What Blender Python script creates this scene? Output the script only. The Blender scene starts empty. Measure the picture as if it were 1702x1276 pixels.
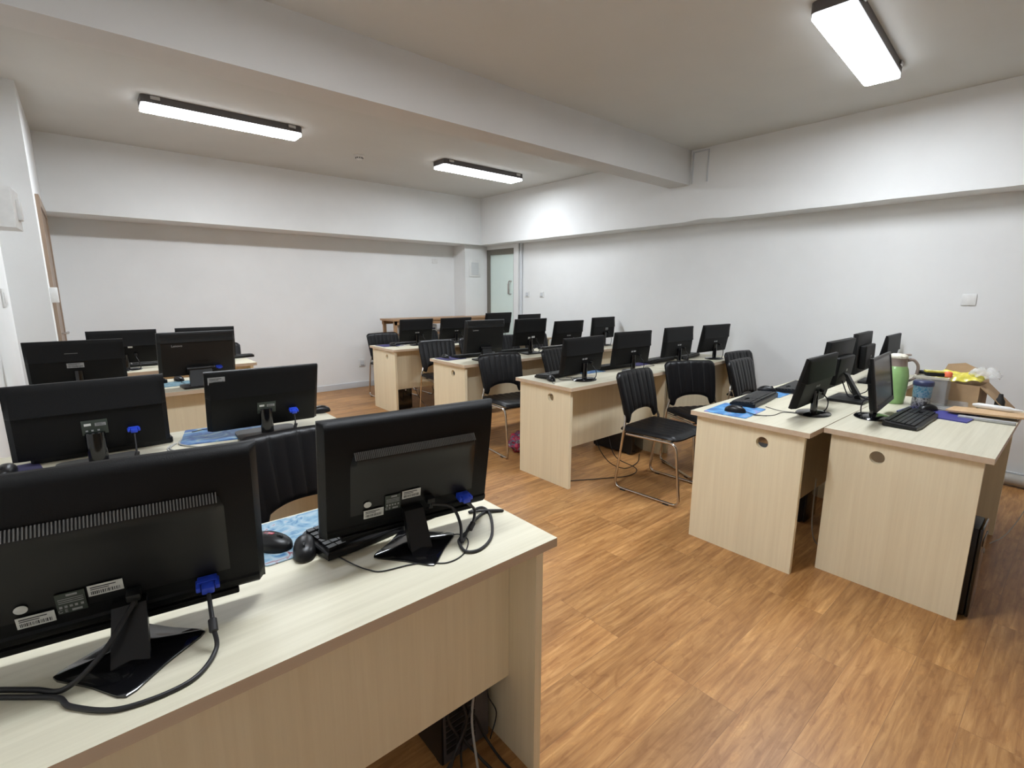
import bpy, bmesh, math, random
from mathutils import Vector, Matrix, noise as mnoise
random.seed(7)
C = bpy.context.scene.collection
SC = bpy.context.scene
PI = math.pi

# ------------------------------------------------------------------ camera
cam_d = bpy.data.cameras.new('camera'); cam = bpy.data.objects.new('camera', cam_d); C.objects.link(cam)
cam_d.sensor_fit = 'HORIZONTAL'; cam_d.sensor_width = 36.0
cam_d.lens = 820.17 / 1702 * 36.0
cam_d.clip_start = 0.02; cam_d.clip_end = 60
_p, _y, _r = math.radians(10.6394), math.radians(49.4201), math.radians(0.2159)
_fw = Vector((math.cos(_y) * math.cos(_p), math.sin(_y) * math.cos(_p), -math.sin(_p)))
_rt = Vector((math.sin(_y), -math.cos(_y), 0)); _up = _rt.cross(_fw)
_r2 = _rt * math.cos(_r) + _up * math.sin(_r); _u2 = -_rt * math.sin(_r) + _up * math.cos(_r)
cam.matrix_world = Matrix(((_r2.x, _u2.x, -_fw.x, 0), (_r2.y, _u2.y, -_fw.y, 0), (_r2.z, _u2.z, -_fw.z, 1.4038), (0, 0, 0, 1)))
SC.camera = cam
# ------------------------------------------------------------------ world, exposure
W = bpy.data.worlds.new('world'); SC.world = W; W.use_nodes = True
W.node_tree.nodes['Background'].inputs[0].default_value = (0.8, 0.85, 0.9, 1)
W.node_tree.nodes['Background'].inputs[1].default_value = 0.05
SC.view_settings.view_transform = 'Standard'; SC.view_settings.look = 'None'
SC.view_settings.gamma = 1.0; SC.view_settings.exposure = 2.0
SC.view_settings.use_curve_mapping = False
LAMP = 15.0            # strength of the ceiling diffusers

# room numbers (metres): x towards the right wall, y towards the back wall
HC, HS = 2.815, 2.12
XL, XR, YB, YN = -0.19, 5.15, 6.92, -2.4
XF, YF = 4.876, 6.462
T = 0.75

# ------------------------------------------------------------------ materials
def _mat(name):
    m = bpy.data.materials.new(name); m.use_nodes = True
    return m, m.node_tree, m.node_tree.nodes['Principled BSDF']
def flat(name, col, rough=0.5, metal=0.0, spec=0.5, var=0.04, scale=30, bump=0.0, coat=0.0, alpha=1.0, trans=0.0, stretch=(1, 1, 1)):
    m, t, b = _mat(name)
    tc = t.nodes.new('ShaderNodeTexCoord'); mp = t.nodes.new('ShaderNodeMapping'); mp.inputs['Scale'].default_value = stretch
    n = t.nodes.new('ShaderNodeTexNoise'); n.inputs['Scale'].default_value = scale; n.inputs['Detail'].default_value = 4
    t.links.new(tc.outputs['Object'], mp.inputs['Vector']); t.links.new(mp.outputs[0], n.inputs['Vector'])
    r = t.nodes.new('ShaderNodeValToRGB')
    r.color_ramp.elements[0].position = .3; r.color_ramp.elements[1].position = .7
    r.color_ramp.elements[0].color = tuple(c * (1 - var) for c in col) + (1,)
    r.color_ramp.elements[1].color = tuple(min(1, c * (1 + var)) for c in col) + (1,)
    t.links.new(n.outputs['Fac'], r.inputs['Fac']); t.links.new(r.outputs['Color'], b.inputs['Base Color'])
    b.inputs['Roughness'].default_value = rough; b.inputs['Metallic'].default_value = metal
    b.inputs['Specular IOR Level'].default_value = spec
    b.inputs['Coat Weight'].default_value = coat; b.inputs['Alpha'].default_value = alpha
    b.inputs['Transmission Weight'].default_value = trans
    if bump:
        bp = t.nodes.new('ShaderNodeBump'); bp.inputs['Strength'].default_value = bump; bp.inputs['Distance'].default_value = .002
        t.links.new(n.outputs['Fac'], bp.inputs['Height']); t.links.new(bp.outputs[0], b.inputs['Normal'])
    return m
def wood(name, c0, c1, axis, rough=0.45, sc=1.0):
    """pale laminate with fine streaks running along axis"""
    m, t, b = _mat(name)
    tc = t.nodes.new('ShaderNodeTexCoord'); mp = t.nodes.new('ShaderNodeMapping')
    s = [55 * sc, 55 * sc, 55 * sc]; s[axis] = 1.6 * sc
    mp.inputs['Scale'].default_value = s
    n = t.nodes.new('ShaderNodeTexNoise'); n.inputs['Scale'].default_value = 1.0; n.inputs['Detail'].default_value = 6; n.inputs['Roughness'].default_value = .65
    n.inputs['Distortion'].default_value = .25
    mp2 = t.nodes.new('ShaderNodeMapping'); s2 = [9, 9, 9]; s2[axis] = .8; mp2.inputs['Scale'].default_value = s2
    n2 = t.nodes.new('ShaderNodeTexNoise'); n2.inputs['Scale'].default_value = 1.0; n2.inputs['Detail'].default_value = 3
    t.links.new(tc.outputs['Object'], mp.inputs['Vector']); t.links.new(tc.outputs['Object'], mp2.inputs['Vector'])
    t.links.new(mp.outputs[0], n.inputs['Vector']); t.links.new(mp2.outputs[0], n2.inputs['Vector'])
    mx = t.nodes.new('ShaderNodeMath'); mx.operation = 'MULTIPLY_ADD'; mx.inputs[1].default_value = .6
    m2 = t.nodes.new('ShaderNodeMath'); m2.operation = 'MULTIPLY'; m2.inputs[1].default_value = .4
    t.links.new(n2.outputs['Fac'], m2.inputs[0]); t.links.new(n.outputs['Fac'], mx.inputs[0]); t.links.new(m2.outputs[0], mx.inputs[2])
    r = t.nodes.new('ShaderNodeValToRGB'); r.color_ramp.elements[0].position = .36; r.color_ramp.elements[1].position = .62
    r.color_ramp.elements[0].color = tuple(c1) + (1,); r.color_ramp.elements[1].color = tuple(c0) + (1,)
    t.links.new(mx.outputs[0], r.inputs['Fac']); t.links.new(r.outputs['Color'], b.inputs['Base Color'])
    b.inputs['Roughness'].default_value = rough
    bp = t.nodes.new('ShaderNodeBump'); bp.inputs['Strength'].default_value = .12; bp.inputs['Distance'].default_value = .001
    t.links.new(n.outputs['Fac'], bp.inputs['Height']); t.links.new(bp.outputs[0], b.inputs['Normal'])
    return m
def floor_mat():
    m, t, b = _mat('orange oak laminate floor')
    N, L = t.nodes.new, t.links.new
    tc = N('ShaderNodeTexCoord'); mp = N('ShaderNodeMapping'); mp.inputs['Location'].default_value = (0.105, 0.070, 0)
    L(tc.outputs['Object'], mp.inputs['Vector'])
    br = N('ShaderNodeTexBrick'); br.offset = .37; br.offset_frequency = 3; br.inputs['Scale'].default_value = 1
    br.inputs['Brick Width'].default_value = .81; br.inputs['Row Height'].default_value = .165; br.inputs['Mortar Size'].default_value = .0011
    br.inputs['Mortar Smooth'].default_value = .3
    br.inputs['Color1'].default_value = (0, 0, 0, 1); br.inputs['Color2'].default_value = (1, 1, 1, 1); br.inputs['Mortar'].default_value = (.5, .5, .5, 1)
    L(mp.outputs[0], br.inputs['Vector'])
    # offset the grain per board
    sep = N('ShaderNodeVectorMath'); sep.operation = 'MULTIPLY_ADD'; sep.inputs[1].default_value = (7, 13, 0)
    L(br.outputs['Color'], sep.inputs[0]); L(mp.outputs[0], sep.inputs[2])
    g = N('ShaderNodeMapping'); g.inputs['Scale'].default_value = (2.4, 30, 1); L(sep.outputs[0], g.inputs['Vector'])
    n1 = N('ShaderNodeTexNoise'); n1.inputs['Scale'].default_value = 1.6; n1.inputs['Detail'].default_value = 8; n1.inputs['Roughness'].default_value = .62; n1.inputs['Distortion'].default_value = .5
    L(g.outputs[0], n1.inputs['Vector'])
    g2 = N('ShaderNodeMapping'); g2.inputs['Scale'].default_value = (1.3, 9, 1); L(sep.outputs[0], g2.inputs['Vector'])
    n2 = N('ShaderNodeTexNoise'); n2.inputs['Scale'].default_value = 1.3; n2.inputs['Detail'].default_value = 3; n2.inputs['Distortion'].default_value = .9
    L(g2.outputs[0], n2.inputs['Vector'])
    r1 = N('ShaderNodeValToRGB'); e = r1.color_ramp.elements
    e[0].position = .3; e[0].color = (.30, .135, .045, 1); e[1].position = .72; e[1].color = (.58, .325, .13, 1)
    x = e.new(.52); x.color = (.44, .225, .080, 1)
    L(n1.outputs['Fac'], r1.inputs['Fac'])
    r2 = N('ShaderNodeValToRGB'); e = r2.color_ramp.elements
    e[0].position = .34; e[0].color = (.78, .72, .68, 1); e[1].position = .6; e[1].color = (1.1, 1.1, 1.1, 1)
    L(n2.outputs['Fac'], r2.inputs['Fac'])
    mx = N('ShaderNodeMix'); mx.data_type = 'RGBA'; mx.blend_type = 'MULTIPLY'; mx.inputs[0].default_value = .75
    L(r1.outputs['Color'], mx.inputs[6]); L(r2.outputs['Color'], mx.inputs[7])
    # curly figure and knots
    g3 = N('ShaderNodeMapping'); g3.inputs['Scale'].default_value = (5, 12, 1); L(sep.outputs[0], g3.inputs['Vector'])
    n3 = N('ShaderNodeTexNoise'); n3.inputs['Scale'].default_value = 1.0; n3.inputs['Detail'].default_value = 2; n3.inputs['Distortion'].default_value = 3.2
    L(g3.outputs[0], n3.inputs['Vector'])
    r3 = N('ShaderNodeValToRGB'); e = r3.color_ramp.elements
    e[0].position = .33; e[0].color = (.74, .66, .60, 1); e[1].position = .70; e[1].color = (1.22, 1.22, 1.15, 1)
    for p_, c_ in ((.42, (1, 1, 1, 1)), (.60, (1, 1, 1, 1)), (.64, (1.18, 1.18, 1.12, 1)), (.66, (.90, .86, .82, 1))): x = e.new(p_); x.color = c_
    L(n3.outputs['Fac'], r3.inputs['Fac'])
    mk = N('ShaderNodeMix'); mk.data_type = 'RGBA'; mk.blend_type = 'MULTIPLY'; mk.inputs[0].default_value = .5
    L(mx.outputs[2], mk.inputs[6]); L(r3.outputs['Color'], mk.inputs[7]); mx = mk
    hv = N('ShaderNodeHueSaturation'); mr = N('ShaderNodeMapRange'); mr.inputs[3].default_value = .90; mr.inputs[4].default_value = 1.18
    L(br.outputs['Color'], mr.inputs[0]); L(mr.outputs[0], hv.inputs['Value']); L(mx.outputs[2], hv.inputs['Color'])
    mm = N('ShaderNodeMix'); mm.data_type = 'RGBA'; mm.inputs[7].default_value = (.20, .10, .045, 1)
    fm = N('ShaderNodeMath'); fm.operation = 'MULTIPLY'; fm.inputs[1].default_value = .6
    L(br.outputs['Fac'], fm.inputs[0]); L(fm.outputs[0], mm.inputs[0]); L(hv.outputs[0], mm.inputs[6]); L(mm.outputs[2], b.inputs['Base Color'])
    b.inputs['Roughness'].default_value = .38; b.inputs['Specular IOR Level'].default_value = .4
    bp = N('ShaderNodeBump'); bp.inputs['Strength'].default_value = .25; bp.inputs['Distance'].default_value = .002
    inv = N('ShaderNodeMath'); inv.operation = 'SUBTRACT'; inv.inputs[0].default_value = 1; L(br.outputs['Fac'], inv.inputs[1])
    ad = N('ShaderNodeMath'); ad.operation = 'MULTIPLY_ADD'; ad.inputs[1].default_value = .25
    L(n1.outputs['Fac'], ad.inputs[0]); L(inv.outputs[0], ad.inputs[2]); L(ad.outputs[0], bp.inputs['Height']); L(bp.outputs[0], b.inputs['Normal'])
    return m
def wall_mat(name, col, dirt=.06):
    m, t, b = _mat(name); N, L = t.nodes.new, t.links.new
    tc = N('ShaderNodeTexCoord')
    n = N('ShaderNodeTexNoise'); n.inputs['Scale'].default_value = 1.4; n.inputs['Detail'].default_value = 5; n.inputs['Roughness'].default_value = .6
    n3 = N('ShaderNodeTexNoise'); n3.inputs['Scale'].default_value = 70; n3.inputs['Detail'].default_value = 3
    L(tc.outputs['Object'], n.inputs['Vector']); L(tc.outputs['Object'], n3.inputs['Vector'])
    r = N('ShaderNodeValToRGB'); r.color_ramp.elements[0].position = .3; r.color_ramp.elements[1].position = .68
    r.color_ramp.elements[0].color = tuple(c * (1 - dirt) for c in col) + (1,); r.color_ramp.elements[1].color = tuple(col) + (1,)
    L(n.outputs['Fac'], r.inputs['Fac']); L(r.outputs['Color'], b.inputs['Base Color'])
    b.inputs['Roughness'].default_value = .85; b.inputs['Specular IOR Level'].default_value = .25
    bp = N('ShaderNodeBump'); bp.inputs['Strength'].default_value = .12; bp.inputs['Distance'].default_value = .002
    L(n3.outputs['Fac'], bp.inputs['Height']); L(bp.outputs[0], b.inputs['Normal'])
    return m
def art_mat(name, stops, scale=14, dist=2.5):
    """printed picture on a mouse mat"""
    m, t, b = _mat(name); N, L = t.nodes.new, t.links.new
    tc = N('ShaderNodeTexCoord'); n = N('ShaderNodeTexNoise'); n.inputs['Scale'].default_value = scale; n.inputs['Detail'].default_value = 4
    n.inputs['Distortion'].default_value = dist
    L(tc.outputs['Object'], n.inputs['Vector'])
    r = N('ShaderNodeValToRGB'); els = r.color_ramp.elements
    els[0].position = stops[0][0]; els[0].color = stops[0][1] + (1,); els[1].position = stops[-1][0]; els[1].color = stops[-1][1] + (1,)
    for p, c in stops[1:-1]:
        e = els.new(p); e.color = c + (1,)
    L(n.outputs['Fac'], r.inputs['Fac']); L(r.outputs['Color'], b.inputs['Base Color']); b.inputs['Roughness'].default_value = .6
    return m
def emit_mat(name, col, s):
    m, t, b = _mat(name)
    b.inputs['Base Color'].default_value = (.9, .9, .9, 1); b.inputs['Emission Color'].default_value = col + (1,); b.inputs['Emission Strength'].default_value = s
    tc = t.nodes.new('ShaderNodeTexCoord'); n = t.nodes.new('ShaderNodeTexNoise'); n.inputs['Scale'].default_value = 3
    mr = t.nodes.new('ShaderNodeMapRange'); mr.inputs[3].default_value = s * .96; mr.inputs[4].default_value = s * 1.04
    t.links.new(tc.outputs['Object'], n.inputs['Vector']); t.links.new(n.outputs['Fac'], mr.inputs[0]); t.links.new(mr.outputs[0], b.inputs['Emission Strength'])
    return m

M = {}
M['floor'] = floor_mat()
M['wall'] = wall_mat('white emulsion wall', (.83, .835, .825))
M['ceil'] = wall_mat('white ceiling paint', (.675, .670, .640), .05)
M['beam'] = wall_mat('grey white beam paint', (.70, .69, .67), .06)
M['base'] = wall_mat('pale grey baseboard', (.66, .68, .70), .12)
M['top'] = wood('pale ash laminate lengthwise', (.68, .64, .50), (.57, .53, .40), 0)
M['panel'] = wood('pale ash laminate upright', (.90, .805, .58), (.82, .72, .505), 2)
M['edge'] = wood('beige edge banding', (.66, .52, .38), (.57, .44, .31), 0, sc=.6)
M['blk'] = flat('matt black plastic', (.0045, .0045, .0047), .5, bump=.25, scale=500, spec=.2)
M['blk2'] = flat('satin black plastic', (.007, .007, .0075), .36, spec=.35)
M['gloss'] = flat('glossy black plastic', (.004, .004, .005), .12, coat=.4)
M['dgrey'] = flat('charcoal plastic', (.012, .0125, .0125), .45, bump=.2, scale=400, spec=.3)
M['rib'] = flat('air slot ribs lightened for highlight', (.17, .17, .165), .35)  # highlight along the monitor ledge put into the ribs' lighter colour
M['screen'] = flat('dark switched off screen', (.02, .022, .022), .25)
M['key'] = flat('black key caps', (.010, .010, .0105), .42, spec=.35)
M['cable'] = flat('black rubber cable', (.012, .011, .012), .5)
M['wcable'] = flat('grey rubber cable', (.42, .42, .40), .5)
M['blue'] = flat('blue connector plastic', (.02, .06, .55), .4)
M['paper'] = flat('white paper sticker', (.62, .62, .58), .6, var=.1, scale=60)
M['dpaper'] = flat('dark green rating plate', (.035, .045, .035), .4)
M['greyp'] = flat('grey paper label', (.30, .30, .30), .6, var=.2, scale=120)
M['ink'] = flat('black ink', (.05, .05, .05), .6)
M['silver'] = flat('silver grey print', (.45, .45, .45), .4)
M['leather'] = flat('black leatherette', (.0045, .0045, .0055), .34, bump=.35, scale=260, spec=.34)
M['chrome'] = flat('chrome tube', (.62, .58, .54), .16, metal=1.0)
M['rubber'] = flat('dark rubber', (.02, .02, .02), .7)
M['tower'] = flat('black steel case', (.007, .007, .008), .4, spec=.35)
M['zinc'] = flat('zinc steel plate', (.11, .10, .105), .5, metal=.4, var=.15, scale=20)
M['lamp'] = emit_mat('lit lamp diffuser', (.94, 1.0, 1.07), LAMP)
M['lamp_dim'] = emit_mat('lit lamp diffuser, older tubes', (.94, 1.0, 1.07), LAMP * .78)  # far lamp's strength cut to soften the hot spot on the bulkhead
M['lampglow'] = emit_mat('lamp diffuser side', (.94, 1.0, 1.07), LAMP * .12)
M['lampside'] = flat('grey metal lamp body', (.12, .11, .11), .4, metal=.6)
M['white'] = flat('white plastic', (.78, .78, .76), .35)
M['doorwood'] = wood('brown wooden door frame', (.34, .25, .18), (.26, .18, .125), 2, .4)
M['steel'] = flat('brushed steel', (.5, .48, .46), .3, metal=1)
M['frost'] = flat('frosted green glass', (.74, .86, .81), .3, var=.03, scale=2)
M['bronze'] = flat('grey brown metal frame', (.20, .185, .155), .45, metal=.3)
M['browntable'] = wood('orange brown table wood', (.42, .25, .13), (.34, .19, .09), 0, .45)
M['card'] = flat('brown cardboard', (.45, .30, .17), .8, var=.1, scale=12)
M['card2'] = flat('inside of cardboard', (.38, .25, .14), .8, var=.1, scale=12)
M['yellow'] = flat('clear yellow film', (.75, .66, .10), .22, var=.2, scale=20, alpha=.9)
M['film'] = flat('clear plastic film', (.85, .85, .84), .08, alpha=.28)
M['clear'] = flat('clear plastic', (.62, .64, .66), .12, alpha=.26)
M['green'] = flat('pale green enamel', (.36, .62, .24), .28, coat=.4)
M['taupe'] = flat('taupe plastic', (.34, .27, .235), .45)
M['cream'] = flat('cream plastic', (.74, .70, .58), .4)
M['navy'] = flat('navy plastic', (.035, .045, .11), .4)
M['folder'] = flat('blue plastic folder', (.045, .048, .27), .4)
M['purple'] = flat('purple blue cloth mat', (.035, .03, .12), .8, var=.3, scale=12)
M['boardwood'] = wood('light wooden board', (.68, .46, .26), (.58, .38, .20), 0, .5)
M['orange'] = flat('orange red plastic', (.85, .17, .07), .5)
M['red'] = flat('red mouse glint', (.32, .02, .04), .35, var=.5, scale=30)
M['redbag'] = art_mat('printed red and blue snack bag', [(.3, (.25, .01, .03)), (.45, (.45, .02, .06)), (.52, (.03, .05, .12)), (.62, (.4, .38, .36)), (.75, (.3, .02, .04))], 16, 2)
M['pipe'] = flat('dull grey plastic pipe', (.42, .40, .36), .5)
M['art1'] = art_mat('pale blue printed mat', [(.3, (.04, .13, .28)), (.45, (.17, .31, .42)), (.56, (.28, .38, .45)), (.64, (.36, .44, .50)), (.70, (.26, .07, .08)), (.8, (.07, .10, .18))], 22, 1.6)
M['art2'] = art_mat('blue printed mat', [(.3, (.02, .06, .22)), (.45, (.05, .14, .34)), (.56, (.10, .24, .42)), (.66, (.32, .38, .34)), (.8, (.04, .08, .2))], 10, 2)
M['art3'] = art_mat('blue and violet printed mat', [(.32, (.07, .08, .26)), (.45, (.05, .22, .50)), (.56, (.13, .36, .62)), (.64, (.30, .26, .50)), (.8, (.10, .09, .22))], 9, 1.6)
M['teal'] = art_mat('teal printed mat', [(.35, (.06, .17, .22)), (.55, (.18, .30, .36)), (.7, (.05, .10, .15))], 10, 2)
M['tumbler'] = art_mat('pale blue patterned tumbler', [(.4, (.07, .24, .36)), (.5, (.30, .42, .48)), (.6, (.08, .27, .38))], 60, .5)
M['stripe'] = art_mat('grey patterned sleeve', [(.42, (.08, .08, .08)), (.5, (.55, .55, .52)), (.6, (.10, .10, .10))], 45, .2)

# ------------------------------------------------------------------ mesh builder
class B:
    def __init__(s): s.v = []; s.f = []; s.m = []; s.T = Matrix.Identity(4)
    def add(s, vs, fs, mi=0):
        k = len(s.v); s.v += [tuple(s.T @ Vector(v)) for v in vs]; s.f += [tuple(i + k for i in f) for f in fs]; s.m += [mi] * len(fs)
    def box(s, x0, x1, y0, y1, z0, z1, mi=0, bev=0, seg=2):
        if bev:
            bm = bmesh.new(); bmesh.ops.create_cube(bm, size=1)
            for v in bm.verts: v.co = Vector(((x0 + x1) / 2 + v.co.x * (x1 - x0), (y0 + y1) / 2 + v.co.y * (y1 - y0), (z0 + z1) / 2 + v.co.z * (z1 - z0)))
            bmesh.ops.bevel(bm, geom=list(bm.edges), offset=bev, segments=seg, profile=.5, affect='EDGES')
            bm.verts.index_update(); s.add([v.co[:] for v in bm.verts], [[v.index for v in f.verts] for f in bm.faces], mi); bm.free(); return s
        s.add([(x0, y0, z0), (x1, y0, z0), (x1, y1, z0), (x0, y1, z0), (x0, y0, z1), (x1, y0, z1), (x1, y1, z1), (x0, y1, z1)],
              [(0, 3, 2, 1), (4, 5, 6, 7), (0, 1, 5, 4), (1, 2, 6, 5), (2, 3, 7, 6), (3, 0, 4, 7)], mi); return s
    def prism(s, poly, z0, z1, mi=0):
        n = len(poly); s.add([(x, y, z0) for x, y in poly] + [(x, y, z1) for x, y in poly],
              [tuple(range(n - 1, -1, -1)), tuple(range(n, 2 * n))] + [(i, (i + 1) % n, n + (i + 1) % n, n + i) for i in range(n)], mi); return s
    def lathe(s, prof, n=24, mi=0, c=(0, 0, 0), sx=1, sy=1):
        vs = []; fs = []
        for r, z in prof:
            for i in range(n):
                a = 2 * PI * i / n; vs.append((c[0] + r * sx * math.cos(a), c[1] + r * sy * math.sin(a), c[2] + z))
        for j in range(len(prof) - 1):
            for i in range(n): fs.append((j * n + i, j * n + (i + 1) % n, (j + 1) * n + (i + 1) % n, (j + 1) * n + i))
        fs.append(tuple(range(n - 1, -1, -1))); fs.append(tuple((len(prof) - 1) * n + i for i in range(n)))
        s.add(vs, fs, mi); return s
    def tube(s, pts, r, n=8, mi=0, closed=False):
        pts = [Vector(p) for p in pts]; vs = []; fs = []; N = len(pts)
        up = None
        for i, p in enumerate(pts):
            if closed: d = (pts[(i + 1) % N] - pts[i - 1]).normalized()
            else: d = (pts[min(i + 1, N - 1)] - pts[max(i - 1, 0)]).normalized()
            if up is None:
                up = Vector((0, 0, 1)) if abs(d.z) < .9 else Vector((1, 0, 0))
            a = (up - d * up.dot(d)).normalized(); b = d.cross(a); up = a
            rr = r[i] if isinstance(r, (list, tuple)) else r
            for k in range(n):
                t = 2 * PI * k / n; q = p + (a * math.cos(t) + b * math.sin(t)) * rr; vs.append(q[:])
        M_ = N if closed else N - 1
        for i in range(M_):
            for k in range(n):
                j = (i + 1) % N; fs.append((i * n + k, i * n + (k + 1) % n, j * n + (k + 1) % n, j * n + k))
        if not closed: fs.append(tuple(range(n - 1, -1, -1))); fs.append(tuple((N - 1) * n + k for k in range(n)))
        s.add(vs, fs, mi); return s
    def build(s, name, mats, parent=None, smooth=35):
        me = bpy.data.meshes.new(name); me.from_pydata(s.v, [], s.f)
        for m in (mats if isinstance(mats, (list, tuple)) else [mats]): me.materials.append(M[m] if isinstance(m, str) else m)
        me.polygons.foreach_set('material_index', s.m)
        bm = bmesh.new(); bm.from_mesh(me); bmesh.ops.recalc_face_normals(bm, faces=bm.faces); bm.to_mesh(me); bm.free()
        me.update()
        if smooth:
            me.polygons.foreach_set('use_smooth', [True] * len(me.polygons)); me.set_sharp_from_angle(angle=math.radians(smooth))
        o = bpy.data.objects.new(name, me); C.objects.link(o)
        if parent: o.parent = parent
        return o
def spl(pts, n=8):
    """Catmull-Rom through pts"""
    P = [Vector(p) for p in pts]; P = [P[0] * 2 - P[1]] + P + [P[-1] * 2 - P[-2]]; out = []
    for i in range(1, len(P) - 2):
        for k in range(n):
            t = k / n; a, b, c, d = P[i - 1], P[i], P[i + 1], P[i + 2]
            out.append(.5 * ((2 * b) + (c - a) * t + (2 * a - 5 * b + 4 * c - d) * t * t + (3 * b - a - 3 * c + d) * t ** 3))
    out.append(P[-2]); return out
def fillet(pts, r, n=6, closed=False):
    P = [Vector(p) for p in pts]; out = []
    rng = range(len(P)) if closed else range(1, len(P) - 1)
    if not closed: out.append(P[0])
    for i in rng:
        a, b, c = P[i - 1], P[i], P[(i + 1) % len(P)]
        u = (a - b); w = (c - b); rr = min(r, u.length * .48, w.length * .48); u.normalize(); w.normalize()
        s, e = b + u * rr, b + w * rr
        for k in range(n + 1):
            t = k / n; out.append(s * (1 - t) ** 2 + b * 2 * t * (1 - t) + e * t * t)
    if not closed: out.append(P[-1])
    return out
def tag(o, label, cat, group=None, kind=None):
    o['label'] = label; o['category'] = cat
    if group: o['group'] = group
    if kind: o['kind'] = kind
    return o
def thing(name, label, cat, loc=(0, 0, 0), rz=0, group=None):
    o = bpy.data.objects.new(name, None); o.empty_display_size = .1; C.objects.link(o); o.location = loc; o.rotation_euler = (0, 0, rz)
    return tag(o, label, cat, group)
def struct(name, b, m, parent=None, smooth=0):
    o = b.build(name, m, parent, smooth)
    if not parent: o['kind'] = 'structure'
    return o
def dup(root, loc, rz, label, group=None):
    r = root.copy(); C.objects.link(r); r.location = loc; r.rotation_euler = (0, 0, rz); r['label'] = label
    if group: r['group'] = group
    for ch in list(root.children):
        c = ch.copy(); C.objects.link(c); c.parent = r
        for g in list(ch.children):
            d = g.copy(); C.objects.link(d); d.parent = c
    return r
def lettering(txt, size, mat, parent, matrix, name='lettering', depth=.0004):
    cu = bpy.data.curves.new('t', 'FONT'); cu.body = txt; cu.size = size; cu.extrude = depth; cu.align_x = 'CENTER'; cu.align_y = 'CENTER'
    ob = bpy.data.objects.new('t', cu); C.objects.link(ob)
    bpy.context.view_layer.update()
    me = bpy.data.meshes.new_from_object(ob.evaluated_get(bpy.context.evaluated_depsgraph_get()))
    C.objects.unlink(ob); bpy.data.objects.remove(ob)
    me.materials.clear(); me.materials.append(M[mat]); o = bpy.data.objects.new(name, me); C.objects.link(o)
    o.parent = parent; o.matrix_local = matrix
    return o

# ------------------------------------------------------------------ the room
struct('floor', B().box(-.6, 5.35, YN - .1, 7.1, -.08, 0), 'floor')
struct('ceiling', B().box(-.6, 5.35, YN - .1, 7.1, HC, HC + .08), 'ceil')
struct('wall_back', B().box(-.6, 5.35, YB, YB + .12, 0, HC), 'wall')
struct('wall_right', B().box(XR, XR + .12, YN - .1, YB, 0, HC), 'wall')
b = B(); b.box(-.52, -.40, YN - .1, 5.05, 0, HC); b.box(-.52, XL, 5.05, YB, 0, HC)
struct('wall_left', b, 'wall')
struct('wall_near', B().box(-.6, 5.35, YN - .22, YN, 0, HC), 'wall')
struct('ceiling_beam', B().box(-.4, XF, 2.895, 3.123, 2.482, HC), 'beam')
# bulkhead over the right wall, with the chipped lower arris
b = B(); n = 60; lo = []
for i in range(n + 1):
    y = YN + (YF - YN) * i / n; lo.append((y, HS + (.006 * mnoise.noise(Vector((y * 3, 0, 0)))) - (.0 if abs(y - 2.72) > .12 else -.012)))
vs = []; fs = []
for y, z in lo: vs += [(XF, y, z), (XF, y, HC), (XR, y, HS - .002), (XR, y, HC)]
for i in range(n): k = 4 * i; fs += [(k, k + 4, k + 5, k + 1), (k, k + 2, k + 6, k + 4), (k + 1, k + 5, k + 7, k + 3), (k + 2, k + 3, k + 7, k + 6)]
fs += [(0, 1, 3, 2), (4 * n, 4 * n + 2, 4 * n + 3, 4 * n + 1)]
b.add(vs, fs); struct('bulkhead_right', b, 'wall')
struct('bulkhead_back', B().box(XL, XR, YF, YB, HS, HC), 'wall')
# corner pillar beside the glass door
pil = struct('pillar', B().box(4.665, XR, 6.60, YB, 0, HS), 'wall')
b = B(); b.box(4.735, 4.955, 6.585, 6.602, 1.63, 1.90, 0, .004)
for k in range(9): b.box(4.775, 4.915, 6.578, 6.588, 1.665 + k * .022, 1.675 + k * .022, 1)
pv = tag(b.build('vent_cover', ['white', 'base']), 'white square louvred vent cover high on the corner pillar', 'vent')
# thin surface conduit on the bulkhead by the end of the beam
b = B(); b.box(XF - .012, XF, 2.862, 2.872, 2.49, 2.79); b.box(XF - .012, XF, 2.70, 2.71, 2.49, 2.79); b.box(XF - .012, XF, 2.70, 2.872, 2.785, 2.795)
struct('trim_1', b, 'base')
struct('baseboard_back', B().box(XL, 4.665, YB - .014, YB, 0, .082, 0, .003), 'base')
struct('baseboard_right', B().box(XR - .014, XR, YN, 5.80, 0, .085, 0, .003), 'base')
struct('baseboard_left', B().box(-.4, -.386, YN, 5.05, 0, .085, 0, .003), 'base')

# glass door in the right wall
d2 = struct('door_2', (lambda b: (b.box(XR - .05, XR, 6.525, 6.60, 0, 2.06), b.box(XR - .05, XR, 5.915, 5.93, 0, 2.06), b.box(XR - .05, XR, 5.93, 6.525, 1.975, 2.06), b)[-1])(B()), 'bronze')
B().box(XR - .032, XR - .018, 5.93, 6.525, .02, 1.975).build('glass_pane', 'frost', d2, 0)
b = B(); b.tube(fillet([(XR - .03, 6.00, 1.36), (XR - .09, 6.00, 1.36), (XR - .09, 6.00, 1.56), (XR - .03, 6.00, 1.56)], .03), .009); b.build('door_handle', 'steel', d2)
b = B(); b.box(XR - .036, XR - .031, 6.05, 6.09, 1.36, 1.52); b.build('lock_plate', 'steel', d2)
struct('trim_2', B().box(XR - .06, XR, 5.81, 5.915, 0, HS), 'wall')
b = B(); b.tube([(XR - .03, 5.775, 0), (XR - .03, 5.775, HS)], .02, 12); struct('trim_3', b, 'base', smooth=40)
struct('trim_4', B().box(XR - .05, XR, 5.915, 6.60, 2.06, HS), 'wall')
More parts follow.
